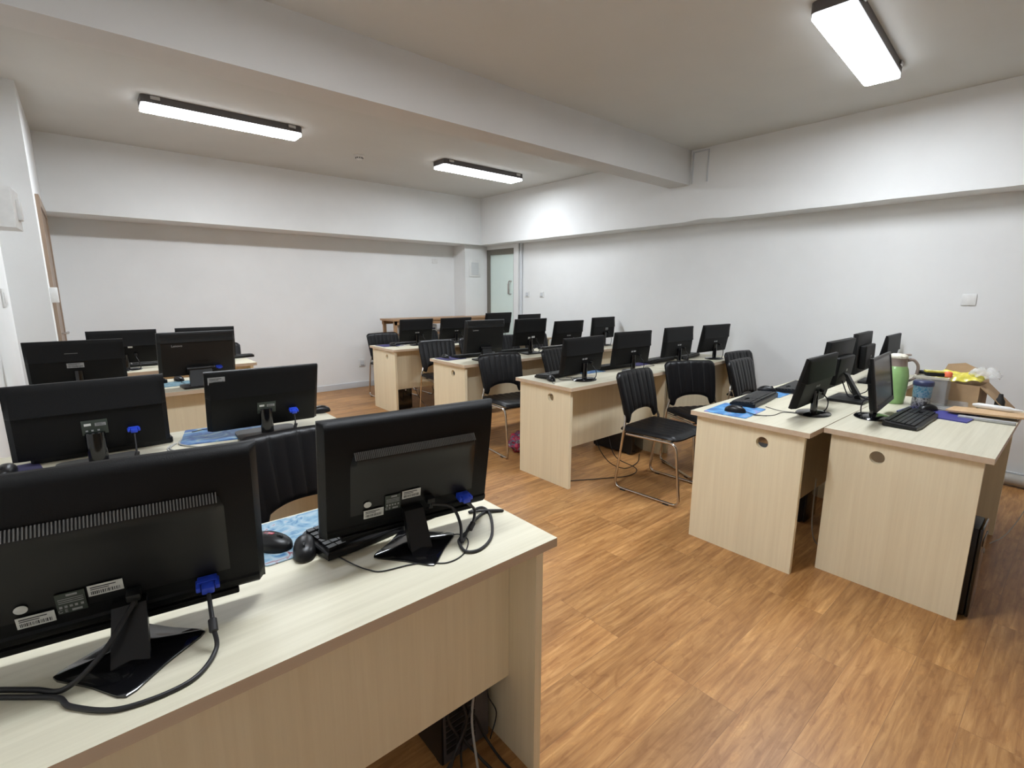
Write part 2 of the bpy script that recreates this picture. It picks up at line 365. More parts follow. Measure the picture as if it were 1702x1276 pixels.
# wooden door seen edge-on in the left wall
b = B(); b.box(XL, XL + .022, 5.30, 5.37, 0, 2.04); b.box(XL, XL + .022, 6.33, 6.40, 0, 2.04); b.box(XL, XL + .022, 5.30, 6.40, 2.04, 2.11)
d1 = struct('door_1', b, 'doorwood')
B().box(XL + .001, XL + .012, 5.37, 6.33, .01, 2.04).build('door_leaf', 'doorwood', d1, 0)
b = B(); b.box(XL + .012, XL + .018, 5.46, 5.51, .93, 1.16, 0, .002); b.tube(fillet([(XL + .015, 5.485, 1.05), (XL + .06, 5.485, 1.05), (XL + .06, 5.60, 1.05)], .015), .008)
b.build('door_handle', 'steel', d1)
t = tag(B().box(XL + .0, XL + .045, 5.16, 5.25, 1.305, 1.42, 0, .004).build('card_reader', 'white'), 'small white card reader on the left wall beside the wooden door', 'card reader')
b = B(); b.box(-.4, -.391, 4.55, 4.78, 1.29, 1.41, 0, .003); b.box(-.391, -.388, 4.60, 4.73, 1.315, 1.385, 0, .001)
tag(b.build('light_switch', 'white'), 'flat white switch plate at the left frame edge above the desks', 'switch')
# box near the left edge of the picture
t = thing('distribution_box', 'white wall box with a side latch at the upper left edge', 'electrical box', (-.3985, 3.0, 1.66))
b = B(); b.prism([(0, 0), (.2185, 0), (.2275, .2), (0, .2)], 0, .163); b.build('case', 'white', t, 0)
b = B(); b.box(.216, .238, .10, .16, .04, .125, 0, .004); b.build('latch', 'white', t)

def wall_plate(name, label, cat, cx, cy, cz, axis, w=.086, h=.086, group=None, slots=True):
    b = B(); d = .010
    if axis == 'x':      # on the right wall, facing -x
        b.box(XR - d, XR, cy - w / 2, cy + w / 2, cz - h / 2, cz + h / 2, 0, .003)
        if slots: b.box(XR - d - .002, XR - d, cy - w * .3, cy + w * .3, cz - h * .3, cz + h * .3, 1); b.box(XR - d - .004, XR - d, cy - w * .25, cy + w * .25, cz - h * .36, cz - h * .26, 2)
    else:
        b.box(cx - w / 2, cx + w / 2, YB - d, YB, cz - h / 2, cz + h / 2, 0, .003)
        if slots: b.box(cx - w * .3, cx + w * .3, YB - d - .002, YB - d, cz - h * .3, cz + h * .3, 1); b.box(cx - w * .25, cx + w * .25, YB - d - .004, YB - d, cz - h * .36, cz - h * .26, 2)
    return tag(b.build(name, ['white', 'base', 'greyp']), label, cat, group)
wall_plate('light_switch', 'small white wall switch beside the glass door, closer to it', 'switch', 0, 5.66, 1.36, 'x', group='switches beside the glass door')
wall_plate('light_switch', 'small white wall switch farther right from the glass door', 'switch', 0, 5.34, 1.36, 'x', group='switches beside the glass door')
wall_plate('wall_socket', 'plain white plate on the right wall above the right desks', 'wall plate', 0, .637, 1.353, 'x', .086, .086, slots=False)
wall_plate('wall_socket', 'white socket low on the back wall near the floor', 'socket', 3.01, 0, .36, 'y', .10, .11)
wall_plate('wall_plate', 'small white plate high on the back wall near the pillar', 'wall plate', 4.30, 0, 1.868, 'y', .10, .07, slots=False)
# smoke detector
t = thing('smoke_detector', 'round white smoke detector on the ceiling between the two far lamps', 'smoke detector', (2.40, 5.31, HC))
b = B(); b.lathe([(.055, 0), (.055, -.012), (.045, -.02)], 24); b.build('base', 'white', t)
b = B(); b.lathe([(.034, -.018), (.034, -.034), (.028, -.042)], 24); b.build('sensor_cap', 'white', t)
b = B()
for k in range(10):
    a = k * 2 * PI / 10; b.box(.035 * math.cos(a) - .005, .035 * math.cos(a) + .005, .035 * math.sin(a) - .005, .035 * math.sin(a) + .005, -.032, -.024)
b.build('vent_slot', 'rubber', t)

def ceiling_light(cx, cy, L, Wd, rz, label, lm='lamp'):
    t = thing('ceiling_light', label, 'ceiling light', (cx, cy, HC), rz, 'flat rectangular ceiling lamps')
    b = B(); b.prism(rrect(L / 2, Wd / 2, .03), -.052, 0); b.build('lamp_body', 'lampside', t, 40)
    b = B(); b.prism(rrect(L / 2 - .004, Wd / 2 - .004, .028), -.072, -.0525); b.m = [0] + [1] * (len(b.m) - 1); b.build('diffuser', [lm, 'lampglow'], t, 40)
    for s in (-1, 1):
        b = B(); b.box(s * (L / 2 - .09) - .03, s * (L / 2 - .09) + .03, -Wd / 2 - .012, -Wd / 2 - .002, -.03, -.006, 0, .002); b.build('mounting_clip', 'steel', t)
    return t
def rrect(hx, hy, r, n=5):
    out = []
    for cx, cy, a0 in ((hx - r, hy - r, 0), (-hx + r, hy - r, PI / 2), (-hx + r, -hy + r, PI), (hx - r, -hy + r, 3 * PI / 2)):
        for k in range(n + 1): a = a0 + PI / 2 * k / n; out.append((cx + r * math.cos(a), cy + r * math.sin(a)))
    return out
ceiling_light(1.06, 4.86, 1.15, .22, 0, 'long lit ceiling lamp above the left desks, at the upper left')
ceiling_light(3.71, 4.92, 1.15, .24, 0, 'small looking lit ceiling lamp in the far middle before the pillar corner', 'lamp_dim')
ceiling_light(3.51, 1.07, 1.19, .20, math.radians(3.5), 'large lit ceiling lamp at the upper right corner of the picture')
ceiling_light(.95, 1.25, 1.15, .22, 0, 'lit ceiling lamp above the nearest desk, just above the picture')

# ------------------------------------------------------------------ desks
def holed_panel(b, x0, x1, y0, y1, z0, z1, hy, hz, r, n=32):
    angs = sorted(set([2 * PI * k / n for k in range(n)] + [math.atan2(zz - hz, yy - hy) % (2 * PI) for yy in (y0, y1) for zz in (z0, z1)]))
    c, o = [], []
    for a in angs:
        dy, dz = math.cos(a), math.sin(a); c.append((hy + r * dy, hz + r * dz)); ts = []
        if dy > 1e-9: ts.append((y1 - hy) / dy)
        if dy < -1e-9: ts.append((y0 - hy) / dy)
        if dz > 1e-9: ts.append((z1 - hz) / dz)
        if dz < -1e-9: ts.append((z0 - hz) / dz)
        q = min(ts); o.append((hy + q * dy, hz + q * dz))
    N = len(angs); vs = [(x, y, z) for x in (x0, x1) for ring in (c, o) for y, z in ring]; fs = []
    for i in range(N):
        j = (i + 1) % N
        fs += [(i, N + i, N + j, j), (2 * N + i, 2 * N + j, 3 * N + j, 3 * N + i), (i, j, 2 * N + j, 2 * N + i), (N + i, 3 * N + i, 3 * N + j, N + j)]
    b.add(vs, fs)
def desk(x0, x1, y0, y1, label, flip=False, holes=(True, True)):
    cx, cy = (x0 + x1) / 2, (y0 + y1) / 2; hx, hy = (x1 - x0) / 2, (y1 - y0) / 2
    t = thing('desk', label, 'desk', (cx, cy, 0), 0, 'pale wooden computer desks')
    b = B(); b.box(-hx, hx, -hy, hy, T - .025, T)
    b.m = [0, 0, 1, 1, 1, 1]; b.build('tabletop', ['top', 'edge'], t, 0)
    s = -1 if flip else 1
    for k, sx in enumerate((-1, 1)):
        b = B(); xo = sx * (hx - .025); xi = sx * (hx - .05)
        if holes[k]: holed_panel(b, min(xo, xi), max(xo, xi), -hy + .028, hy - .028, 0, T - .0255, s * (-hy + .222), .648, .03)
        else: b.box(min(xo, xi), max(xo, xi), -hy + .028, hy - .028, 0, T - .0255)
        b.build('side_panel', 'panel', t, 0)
    b = B(); yy = s * (-hy + .15); b.box(-hx + .051, hx - .051, yy - .009, yy + .009, .26, T - .0255); b.build('modesty_panel', 'panel', t, 0)
    return t
desk(-.36, .897, .857, 1.457, 'pale desk nearest the camera at the lower left, carrying two big monitors')
desk(-.36, .93, 2.10, 2.72, 'pale desk second from the camera in the left column')
desk(-.36, .93, 3.82, 4.42, 'pale desk third from the camera in the left column, mostly hidden')
desk(-.12, 1.146, 4.96, 5.56, 'pale desk farthest back in the left column against the white wall')
desk(2.47, 3.725, 2.259, 2.841, 'pale desk in the middle with a round hole facing the aisle, behind the chair pair')
desk(3.73, 4.985, 2.259, 2.841, 'pale desk continuing the middle row to the right wall')
desk(2.52, 3.775, 3.60, 4.19, 'pale desk at the aisle end of the third row, black chair in front')
desk(3.78, 5.035, 3.60, 4.19, 'pale desk continuing the third row towards the right wall')
desk(2.575, 3.83, 5.05, 5.67, 'pale desk at the aisle end of the farthest right row')
desk(3.835, 5.09, 5.05, 5.67, 'pale desk continuing the farthest row towards the glass door')
desk(2.525, 3.78, .788, 1.398, 'pale desk at right with a narrower end panel left of the gap')
desk(3.785, 5.04, .788, 1.398, 'pale desk against the right wall behind the monitors of the right block')
desk(2.698, 3.955, .174, .784, 'pale desk at far right with the widest end panel, carrying green jug and cardboard box', flip=True)

# ------------------------------------------------------------------ chairs
def make_chair(label):
    t = thing('chair', label, 'chair', group='black leatherette chairs with chrome sled frames')
    # seat cushion: rounded slab with cross ribs
    b = B(); nu, nv = 24, 28; vs = []; fs = []
    def seat(u, v, top):
        hx = .225 - .015 * v; r = 1 - (max(abs(u), abs(v)) ** 8) * .0
        x = hx * math.copysign(abs(u) ** .9, u) * (1 - .09 * abs(v) ** 5); y = .02 - v * .225 * (1 - .09 * abs(u) ** 5)
        e = max(abs(u), abs(v)); edge = max(0, (e - .78) / .22)
        rib = .004 * abs(math.sin(u * PI * 4)) if abs(v) < .9 else 0
        z = (.468 + rib - .022 * edge ** 2 - .018 * max(0, v) ** 3 - .012 * (1 - u * u) * (1 - v * v)) if top else (.425 + .012 * edge ** 2)
        return (x, y, z)
    for top in (1, 0):
        for j in range(nv + 1):
            for i in range(nu + 1): vs.append(seat(-1 + 2 * i / nu, -1 + 2 * j / nv, top))
    W_ = nu + 1; K = W_ * (nv + 1)
    for j in range(nv):
        for i in range(nu):
            a = j * W_ + i; fs += [(a, a + 1, a + W_ + 1, a + W_), (K + a, K + a + W_, K + a + W_ + 1, K + a + 1)]
    for i in range(nu): fs += [(i, K + i, K + i + 1, i + 1), (nv * W_ + i, nv * W_ + i + 1, K + nv * W_ + i + 1, K + nv * W_ + i)]
    for j in range(nv): a = j * W_; c = a + nu; fs += [(a, a + W_, K + a + W_, K + a), (c, K + c, K + c + W_, c + W_)]
    b.add(vs, fs); b.build('seat', 'leather', t, 60)
    # backrest: padded, ribbed, wide at the top, arch cut out below
    b = B(); nu, nv = 84, 18; vs = []; fs = []
    def back(u, v, side):
        au = abs(u); hw = .232
        topz = .843 - .030 * max(0, (au - .80) / .20) ** 2.2 - .006 * au
        if au < .70: lowz = .565 - .035 * (au / .70) ** 2.6
        elif au < .80: lowz = .53 - .05 * ((au - .70) / .10) ** .7
        else: lowz = .48 + .02 * ((au - .80) / .20) ** 2
        z = lowz + (topz - lowz) * v
        taper = 1 - .10 * (1 - max(0, min(1, (z - .48) / .363))) ** 1.5 if z < .85 else 1
        x = u * hw * taper
        y = .205 + .085 * max(0, (z - .50) / .34) ** 1.3 - .030 * (1 - au ** 2) * -1 * -1 + .02
        y += .0
        e = max(au, abs(2 * v - 1)); edge = max(0, (e - .86) / .14)
        th = .017 * math.sqrt(max(0, 1 - edge ** 2 * .92))
        ph = u * 4.0
        rib = -.0055 * (1 - abs(math.sin(ph * PI)) ** .35) * (1 if au < .93 else 0) * min(1, (1 - abs(2 * v - 1)) * 8)
        y += side * (th + (rib if side < 0 else 0)) if side > 0 else -(th + rib)
        return (x, y + .03 * au ** 2 * -1, z)
    for side in (-1, 1):
        for j in range(nv + 1):
            for i in range(nu + 1): vs.append(back(-1 + 2 * i / nu, j / nv, side))
    W_ = nu + 1; K = W_ * (nv + 1)
    for j in range(nv):
        for i in range(nu):
            a = j * W_ + i; fs += [(a, a + 1, a + W_ + 1, a + W_), (K + a, K + a + W_, K + a + W_ + 1, K + a + 1)]
    for i in range(nu): fs += [(i, K + i, K + i + 1, i + 1), (nv * W_ + i, nv * W_ + i + 1, K + nv * W_ + i + 1, K + nv * W_ + i)]
    for j in range(nv): a = j * W_; c = a + nu; fs += [(a, a + W_, K + a + W_, K + a), (c, K + c, K + c + W_, c + W_)]
    b.add(vs, fs); b.build('backrest', 'leather', t, 60)
    for s in (-1, 1):
        x = s * .238; xb = s * .205
        pts = fillet([(xb, .222, .60), (xb, .198, .53), (x - s * .004, .185, .46), (x, .245, .011), (x, -.262, .011), (x, -.212, .428), (x - s * .01, .17, .418)], .055)
        b = B(); b.tube(pts, .0095, 10); b.build('side_frame', 'chrome', t, 60)
        for yy in (-.17, .17): b = B(); b.box(x - .013, x + .013, yy - .02, yy + .02, 0, .006, 0, .001); b.build('glide', 'rubber', t)
    for yy in (-.15, .12):
        b = B(); b.tube([(-.222, yy, .418), (.222, yy, .418)], .006, 8); b.build('cross_bar', 'rubber', t)
    return t
R = math.radians
ch0 = make_chair('black ribbed chair between the two nearest left desks, behind the big monitors'); ch0.location = (.610, 1.812, 0)
for x, y, a, l in [
    (3.04, 1.87, 3, 'black chair with chrome sled frame, standing nearest the aisle between middle desk and right block'),
    (3.66, 1.90, -28, 'black chair turned to the camera, second from the aisle behind the right block'),
    (4.76, 1.93, -6, 'black chair near the right wall, rear one of the close pair'),
    (4.24, 1.65, 2, 'black chair near the right wall, front one of the close pair'),
    (2.84, 3.27, -8, 'black chair with arched backrest at the aisle end of the third row'),
    (3.60, 3.22, 8, 'black chair half hidden behind the middle row, right of the arched one'),
    (3.06, 4.72, -8, 'black chair with shining top edge at the aisle end between the two far rows'),
    (3.63, 4.70, 0, 'black chair beside the shiny topped one, peeking left of the tall monitor'),
    (4.13, 4.70, 0, 'black chair visible between monitors of the third row, left one'),
    (4.70, 4.72, 3, 'black chair visible between monitors of the third row, right one'),
    (3.05, 6.02, 0, 'black chair behind the far row desk, farthest left by the white wall'),
    (3.72, 6.02, 4, 'black chair behind the far row, showing between its first two monitors'),
    (1.03, 5.86, 0, 'black chair behind the farthest left desk, only its corner showing'),
]: dup(ch0, (x, y, 0), R(a), l)

# ------------------------------------------------------------------ monitors
def frame_mx(zb, tilt, off=(0, 0)):
    c, s = math.cos(tilt), math.sin(tilt)
    # local panel axes: u -> x, v -> (0,-s,c), w (towards the screen side) -> (0,c,s)
    return Matrix(((1, 0, 0, off[0]), (0, c, -s, off[1]), (0, s, c, zb), (0, 0, 0, 1)))   # (u, w, v)
def panel_body(b, W_, H, mx, ts, tl, ledge, inset=.03):
    """back housing: thin rim, back swelling downwards to a ledge, then a flat lower field"""
    b.T = mx
    nu = 28; rows = [(0, .010), (.02, tl * .9), (.06, tl), (ledge - .05, tl), (ledge - .012, tl), (ledge, tl + .009), (ledge + .06, tl + .004), (.9, ts + .004), (.975, ts), (1, ts * .55)]
    vs = []; fs = []
    for v, th in rows:
        for i in range(nu + 1):
            u = -1 + 2 * i / nu; e = max(0, (abs(u) - .90) / .10)
            k = th * (1 - e ** 2.2) + min(th, .010) * e ** 2.2
            vs.append((u * W_ / 2, -k, v * H))
    n = nu + 1
    for j in range(len(rows) - 1):
        for i in range(nu): a = j * n + i; fs.append((a, a + 1, a + n + 1, a + n))
    k0 = len(vs)
    for v in (0, 1):
        for i in range(nu + 1): vs.append(((-1 + 2 * i / nu) * W_ / 2, 0, v * H))
    top = (len(rows) - 1) * n
    for i in range(nu): fs += [(i, k0 + i, k0 + i + 1, i + 1), (top + i, top + i + 1, k0 + n + i + 1, k0 + n + i)]
    fs.append((k0, k0 + n, k0 + 2 * n - 1, k0 + n - 1))
    fs.append(tuple([k0] + [j * n for j in range(len(rows))] + [k0 + n])); fs.append(tuple([k0 + n - 1] + [j * n + nu for j in range(len(rows))] + [k0 + 2 * n - 1]))
    b.add(vs, fs)
def screen_part(W_, H, mx, t):
    b = B(); b.T = mx
    b.box(-W_ / 2, -W_ / 2 + .014, .0, .006, 0, H); b.box(W_ / 2 - .014, W_ / 2, 0, .006, 0, H); b.box(-W_ / 2 + .014, W_ / 2 - .014, 0, .006, 0, .022); b.box(-W_ / 2 + .014, W_ / 2 - .014, 0, .006, H - .014, H)
    bz = b.build('bezel', 'blk2', t, 0)
    b = B(); b.T = mx; b.box(-W_ / 2 + .014, W_ / 2 - .014, .0005, .003, .022, H - .014); b.build('screen', 'screen', bz, 0)
def sticker(t, mx, u, v, w, h, th, mat='paper', bars=True, name='sticker', rz=0):
    b = B(); b.T = mx @ Matrix.Translation((u, -th - .0006, v)) @ Matrix.Rotation(rz, 4, 'Y')
    b.box(-w / 2, w / 2, -.0004, .0004, -h / 2, h / 2, 0)
    if bars:
        n = max(4, int(w / .0035)); x = -w * .42
        while x < w * .4:
            ww = random.choice((.0007, .0012, .0018)); b.box(x, x + ww, -.0008, -.0003, -h * .36, -h * .05, 1); x += ww + random.choice((.0010, .0016))
        b.box(-w * .42, w * .30, -.0008, -.0003, h * .25, h * .34, 1); b.box(-w * .42, w * .1, -.0008, -.0003, h * .08, h * .15, 1)
    b.build(name, [mat, 'ink'], t, 0)
def plug(t, mx, u, v, th, mat='blue', cable=None, name='video_plug', r=.0032, cname='video_cable', cmat='cable'):
    b = B(); b.T = mx
    if mat == 'blue':
        b.box(u - .017, u + .017, -th - .016, -th + .002, v - .007, v + .007, 0, .002); b.box(u - .020, u - .012, -th - .03, -th - .004, v - .005, v + .005, 0, .0015); b.box(u + .012, u + .020, -th - .03, -th - .004, v - .005, v + .005, 0, .0015)
        b.box(u - .011, u + .011, -th - .036, -th - .014, v - .009, v + .006, 0, .003)
    else:
        b.box(u - .011, u + .011, -th - .022, -th + .002, v - .008, v + .008, 0, .003); b.lathe([(.006, 0), (.004, .02)], 10, c=(u, -th - .018, v - .02))
    pl = b.build(name, mat, t)
    if cable:
        c = B(); c.tube(spl(cable, 8), r, 8); c.build(cname, cmat, t, 60)
    return pl
GRP = 'black desktop monitors'
def mon_c(cx, cy, yaw, tilt, zb, W_, H, label, base='disc', labs='pair', neckw=.045, bend=0, flip=False, cable=True):
    """slim monitor: ledge across the back, short neck, round or square foot"""
    t = thing('monitor', label, 'monitor', (cx, cy, T), R(yaw) + (PI if flip else 0), GRP)
    if flip: tilt = -tilt
    z0 = zb - T; mx = frame_mx(z0, R(tilt))
    b = B(); panel_body(b, W_, H, mx, .012, .030, .54); ho = b.build('back_housing', 'blk', t, 30)
    screen_part(W_, H, mx, t)
    yb = -.045
    if base == 'disc':
        b = B(); b.lathe([(.095, 0), (.097, .004), (.090, .010), (.045, .015), (.02, .017)], 36, c=(0, yb, 0), sx=1.08, sy=.86); b.build('foot', 'gloss', t, 50)
    else:
        b = B(); b.prism([(x, y + yb - .01) for x, y in rrect(.11, .075, .014)], 0, .012); b.build('foot', 'blk2', t, 40)
    b = B(); b.T = Matrix.Translation((0, yb, 0)); top = z0 + .075
    b.prism([(neckw / 2 * math.cos(a), .017 * math.sin(a)) for a in [2 * PI * k / 16 for k in range(16)]], .010, top); b.build('neck', 'gloss', t, 40)
    if labs == 'pair':
        for du, w, h in ((-.018, .020, .012), (.014, .028, .012)): sticker(ho, mx, du, H * .40, w, h, .030, 'greyp', False)
    elif labs == 'big':
        sticker(ho, mx, -.02, H * .30, .03, .022, .030, 'paper', False); sticker(ho, mx, .035, H * .33, .045, .02, .030, 'paper', False)
    elif labs == 'right':
        sticker(ho, mx, .05, H * .45, .05, .03, .030, 'greyp', True)
    if cable:
        e = mx @ Vector((.07, -.05, .06))
        plug(t, mx, .07, .075, .030, 'blk2', [e[:], (.085, -.085, z0 + .01), (.09, -.075, .012), (.05, -.03, .006), (-.03, -.0, .005)], 'video_plug')
    return t
def mon_b(cx, cy, yaw, tilt, zb, W_, H, label, neckw, corner=False):
    t = thing('monitor', label, 'monitor', (cx, cy, T), R(yaw), GRP)
    z0 = zb - T; mx = frame_mx(z0, R(tilt))
    b = B(); panel_body(b, W_, H, mx, .012, .034, .60); ho = b.build('back_housing', 'blk', t, 30)
    screen_part(W_, H, mx, t)
    b = B(); b.prism([(x, y - .04) for x, y in rrect(.125, .085, .03)], 0, .012); b.build('foot', 'blk2', t, 40)
    b = B(); b.T = Matrix.Translation((0, -.055, 0)); b.prism([(neckw / 2 * math.cos(a), .02 * math.sin(a)) for a in [2 * PI * k / 24 for k in range(24)]], .010, z0 + .078); b.build('neck', 'gloss', t, 40)
    b = B(); b.T = mx; b.box(-.036, .04, -.0365, -.034, .072, .128, 0, .001); b.build('rating_plate', 'dpaper', ho)
    sticker(ho, mx, -.018, .112, .020, .009, .0365, 'paper', False); sticker(ho, mx, .019, .110, .032, .012, .0365, 'greyp', True)
    for u in (-.022, -.006, .012): sticker(ho, mx, u, .088, .007, .006, .0365, 'greyp', False)
    if corner: sticker(ho, mx, -W_ / 2 + .044, H - .034, .064, .034, .0185, 'greyp', True, 'asset_label')
    e = mx @ Vector((.115, -.065, .062))
    plug(t, mx, .115, .075, .034, 'blue', [e[:], (.118, -.085, z0 + .01), (.105, -.09, .016), (.09, -.07, .006), (.0, -.04, .006)] if False else [e[:], (.112, -.098, .04), (.10, -.10, .008), (.06, -.09, .006)], 'video_plug', .003)
    b = B(); b.T = Matrix.Translation((.112, -.098, .032)) @ Matrix.Rotation(.3, 4, 'Y'); b.lathe([(.006, -.012), (.0075, -.010), (.0075, .010), (.006, .012)], 12); b.build('ferrite_bead', 'cable', t)
    return t
def mon_d(cx, cy, yaw, tilt, zb, W_, H, label, standw=.11, blue=True):
    """all-in-one style: flat back, hinge barrel, broad wedge stand, maker's word at upper left"""
    t = thing('monitor', label, 'monitor', (cx, cy, T), R(yaw), GRP)
    z0 = zb - T; mx = frame_mx(z0, R(tilt))
    b = B(); panel_body(b, W_, H, mx, .020, .034, .80); ho = b.build('back_housing', 'dgrey', t, 30)
    screen_part(W_, H, mx, t)
    b = B(); b.T = mx; b.tube([(-standw * .62, -.048, .055), (standw * .62, -.048, .055)], .019, 16); b.build('hinge_barrel', 'blk2', t, 50)
    b = B(); h = z0 + .05
    b.add([(-standw / 2, -.045, h), (standw / 2, -.045, h), (standw / 2, -.07, h), (-standw / 2, -.07, h), (-standw * .55, -.06, .012), (standw * .55, -.06, .012), (standw * .6, -.12, .012), (-standw * .6, -.12, .012)],
          [(0, 1, 2, 3), (7, 6, 5, 4), (0, 4, 5, 1), (1, 5, 6, 2), (2, 6, 7, 3), (3, 7, 4, 0)]); b.build('stand', 'dgrey', t, 0)
    b = B(); b.prism([(x, y - .06) for x, y in rrect(.12, .085, .02)], 0, .012); b.build('foot', 'blk2', t, 40)
    L = lettering('Lenovo', .021, 'silver', ho, mx @ Matrix.Translation((-W_ * .27, -.0345, H * .72)) @ Matrix.Rotation(PI / 2, 4, 'X'), 'back_lettering')
    b = B(); b.T = mx; b.box(-.045, .055, -.036, -.033, .098, .101); b.box(-.045, .055, -.036, -.033, .106, .108); b.build('vent_line', 'blk2', ho)
    if blue:
        plug(t, mx, .115, .055, .034, 'blue'); sticker(ho, mx, .075, .055, .04, .010, .034, 'greyp', False)
    return t
def mon_e(cx, cy, yaw, tilt, zb, W_, H, label):
    """monitor with a thick raised electronics case and slanting arm on a rectangular foot"""
    t = thing('monitor', label, 'monitor', (cx, cy, T), R(yaw), GRP)
    z0 = zb - T; mx = frame_mx(z0, R(tilt))
    b = B(); b.T = mx; b.box(-W_ / 2, W_ / 2, -.024, 0, 0, H, 0, .004); b.build('back_housing', 'blk', t, 30)
    screen_part(W_, H, mx, t)
    b = B(); b.T = mx; b.box(-.15, .15, -.066, -.022, .035, .205, 0, .010, 3); ho = b.build('electronics_case', 'blk', t, 30)
    sticker(ho, mx, .02, .12, .03, .014, .066, 'greyp', False)
    a = mx @ Vector((0, -.066, .075)); b = B(); w = .022
    b.add([(-w, a.y, a.z + .03), (w, a.y, a.z + .03), (w, a.y - .022, a.z + .02), (-w, a.y - .022, a.z + .02), (-w, -.150, .012), (w, -.150, .012), (w, -.185, .012), (-w, -.185, .012)],
          [(0, 1, 2, 3), (7, 6, 5, 4), (0, 4, 5, 1), (1, 5, 6, 2), (2, 6, 7, 3), (3, 7, 4, 0)]); b.build('arm', 'blk2', t, 0)
    b = B(); b.prism([(x, y - .12) for x, y in rrect(.12, .095, .008)], 0, .016); b.build('foot', 'blk2', t, 40)
    b = B(); b.tube(spl([(a.x + .05, a.y, a.z - .02), (.06, -.10, .05), (.05, -.13, .03), (.02, -.19, .06), (.03, -.20, .09)], 8), .003, 8); b.tube(spl([(-.03, a.y, a.z - .02), (-.04, -.12, .03), (-.02, -.16, .04), (.0, -.2, .022), (.05, -.25, .006)], 8), .0035, 8); b.build('power_cable', 'cable', t, 60)
    return t
def mon_a(cx, cy, yaw, tilt, zb, W_, H, label, basec, cables):
    """big monitor: rounded rim, ribbed air slot, stickers, leaning blade neck on a four-pointed glossy foot"""
    t = thing('monitor', label, 'monitor', (cx, cy, T), R(yaw), 'big monitors on the nearest desk')
    z0 = zb - T; mx = frame_mx(z0, R(tilt)); TH = .040
    b = B(); b.T = mx
    prof = [(.0, .006), (.006, .024), (.02, .034), (.03, .034), (.034, .030), (H * .70, .030), (H * .735, .030), (H * .95, .026), (H * .975, .022), (H * .992, .012), (H, .004)]
    nu = 40; vs = []; fs = []
    for v, th in prof:
        for i in range(nu + 1):
            u = -1 + 2 * i / nu; e = max(0, (abs(u) - .965) / .035); k = th * (1 - e ** 2.5) + .004 * e ** 2.5; vs.append((u * W_ / 2, -k, v))
    n = nu + 1
    for j in range(len(prof) - 1):
        for i in range(nu): q = j * n + i; fs.append((q, q + 1, q + n + 1, q + n))
    k0 = len(vs); vs += [(-W_ / 2, 0, 0), (W_ / 2, 0, 0), (W_ / 2, 0, H), (-W_ / 2, 0, H)]
    fs += [(k0, k0 + 1, k0 + 2, k0 + 3)]
    fs.append(tuple([k0] + list(range(0, n)) + [k0 + 1])); q = (len(prof) - 1) * n; fs.append(tuple([k0 + 3] + list(range(q, q + n)) + [k0 + 2]))
    fs.append(tuple([k0] + [j * n for j in range(len(prof))] + [k0 + 3])); fs.append(tuple([k0 + 1] + [j * n + nu for j in range(len(prof))] + [k0 + 2]))
    b.add(vs, fs); ho = b.build('back_housing', 'blk', t, 40)
    # raised field with a ledge on top, ribs standing on the ledge
    hw = W_ * .365; zt = H * .735; cxo = W_ * .012
    b = B(); b.T = mx; vs = []; fs = []; rows = [(.06, .030), (.075, .0305), (H * .5, .033), (zt - .030, .0405), (zt - .014, .0455), (zt - .010, .0450), (zt + .004, .031)]
    nu = 30
    for v, th in rows:
        for i in range(nu + 1):
            u = -1 + 2 * i / nu; e = max(0, (abs(u) - .93) / .07); k = th + (.0302 - th) * e ** 2
            vs.append((cxo + u * hw * (1 - .03 * max(0, (v - zt + .02) / .02)), -k, v if e < .3 else v - .010 * (e if v > zt - .02 else 0)))
    n = nu + 1
    for j in range(len(rows) - 1):
        for i in range(nu): q = j * n + i; fs.append((q, q + 1, q + n + 1, q + n))
    b.add(vs, fs); rf = b.build('raised_field', 'blk2', t, 35)
    b = B(); b.T = mx; N = 72
    for i in range(N):
        u = cxo - hw * .94 + hw * 1.88 * i / (N - 1); b.add([(u + d, -k, z_) for d in (-.0011, .0011) for k, z_ in ((.0425, zt - .010), (.0468, zt - .0085), (.0328, zt + .0065), (.029, zt + .004))], [(0, 1, 2, 3), (7, 6, 5, 4), (0, 4, 5, 1), (1, 5, 6, 2), (2, 6, 7, 3), (3, 7, 4, 0)])
    b.build('vent_ribs', 'rib', rf, 0)
    screen_part(W_, H, mx, t)
    b = B(); b.T = mx; b.box(-W_ * .40, W_ * .40, -.028, -.004, -.010, .004, 0, .003); b.build('lower_lip', 'blk', t)
    # stickers
    o_ = .010 if cx < .2 else 0.0
    sticker(ho, mx, -.106 + o_, .060, .050, .023, .0348, 'paper', True, 'serial_sticker', 0)
    b = B(); b.T = mx @ Matrix.Translation((-.121 + o_, -.0338, .087)) @ Matrix.Rotation(PI / 2, 4, 'X'); b.lathe([(.0080, 0), (.0080, .0015)], 24, sx=1.15); b.build('round_sticker', 'paper', ho)
    b = B(); b.T = mx @ Matrix.Translation((o_ + .008, -.0006, .008)); b.box(-.085, -.045, -.0352, -.033, .050, .092, 0); b.box(-.070, -.055, -.0358, -.0350, .086, .090, 1)
    for i in range(3): b.box(-.082, -.048, -.0356, -.0350, .080 - i * .004, .0812 - i * .004, 1)
    for i, u in enumerate((-.080, -.073, -.066, -.059, -.051)): b.box(u - .0020, u + .0020, -.0358, -.0350, .062, .0665, 1)
    b.box(-.066, -.052, -.0358, -.0350, .053, .057, 1); b.build('rating_plate', ['dpaper', 'greyp'], ho, 0)
    lettering('C E', .009, 'greyp', ho, mx @ Matrix.Translation((-.078 + o_ + .008, -.0362, .0635)) @ Matrix.Rotation(PI / 2, 4, 'X'), 'approval_mark')
    sticker(ho, mx, -.008 + o_, .092, .050, .023, .0348, 'paper', True, 'model_sticker')
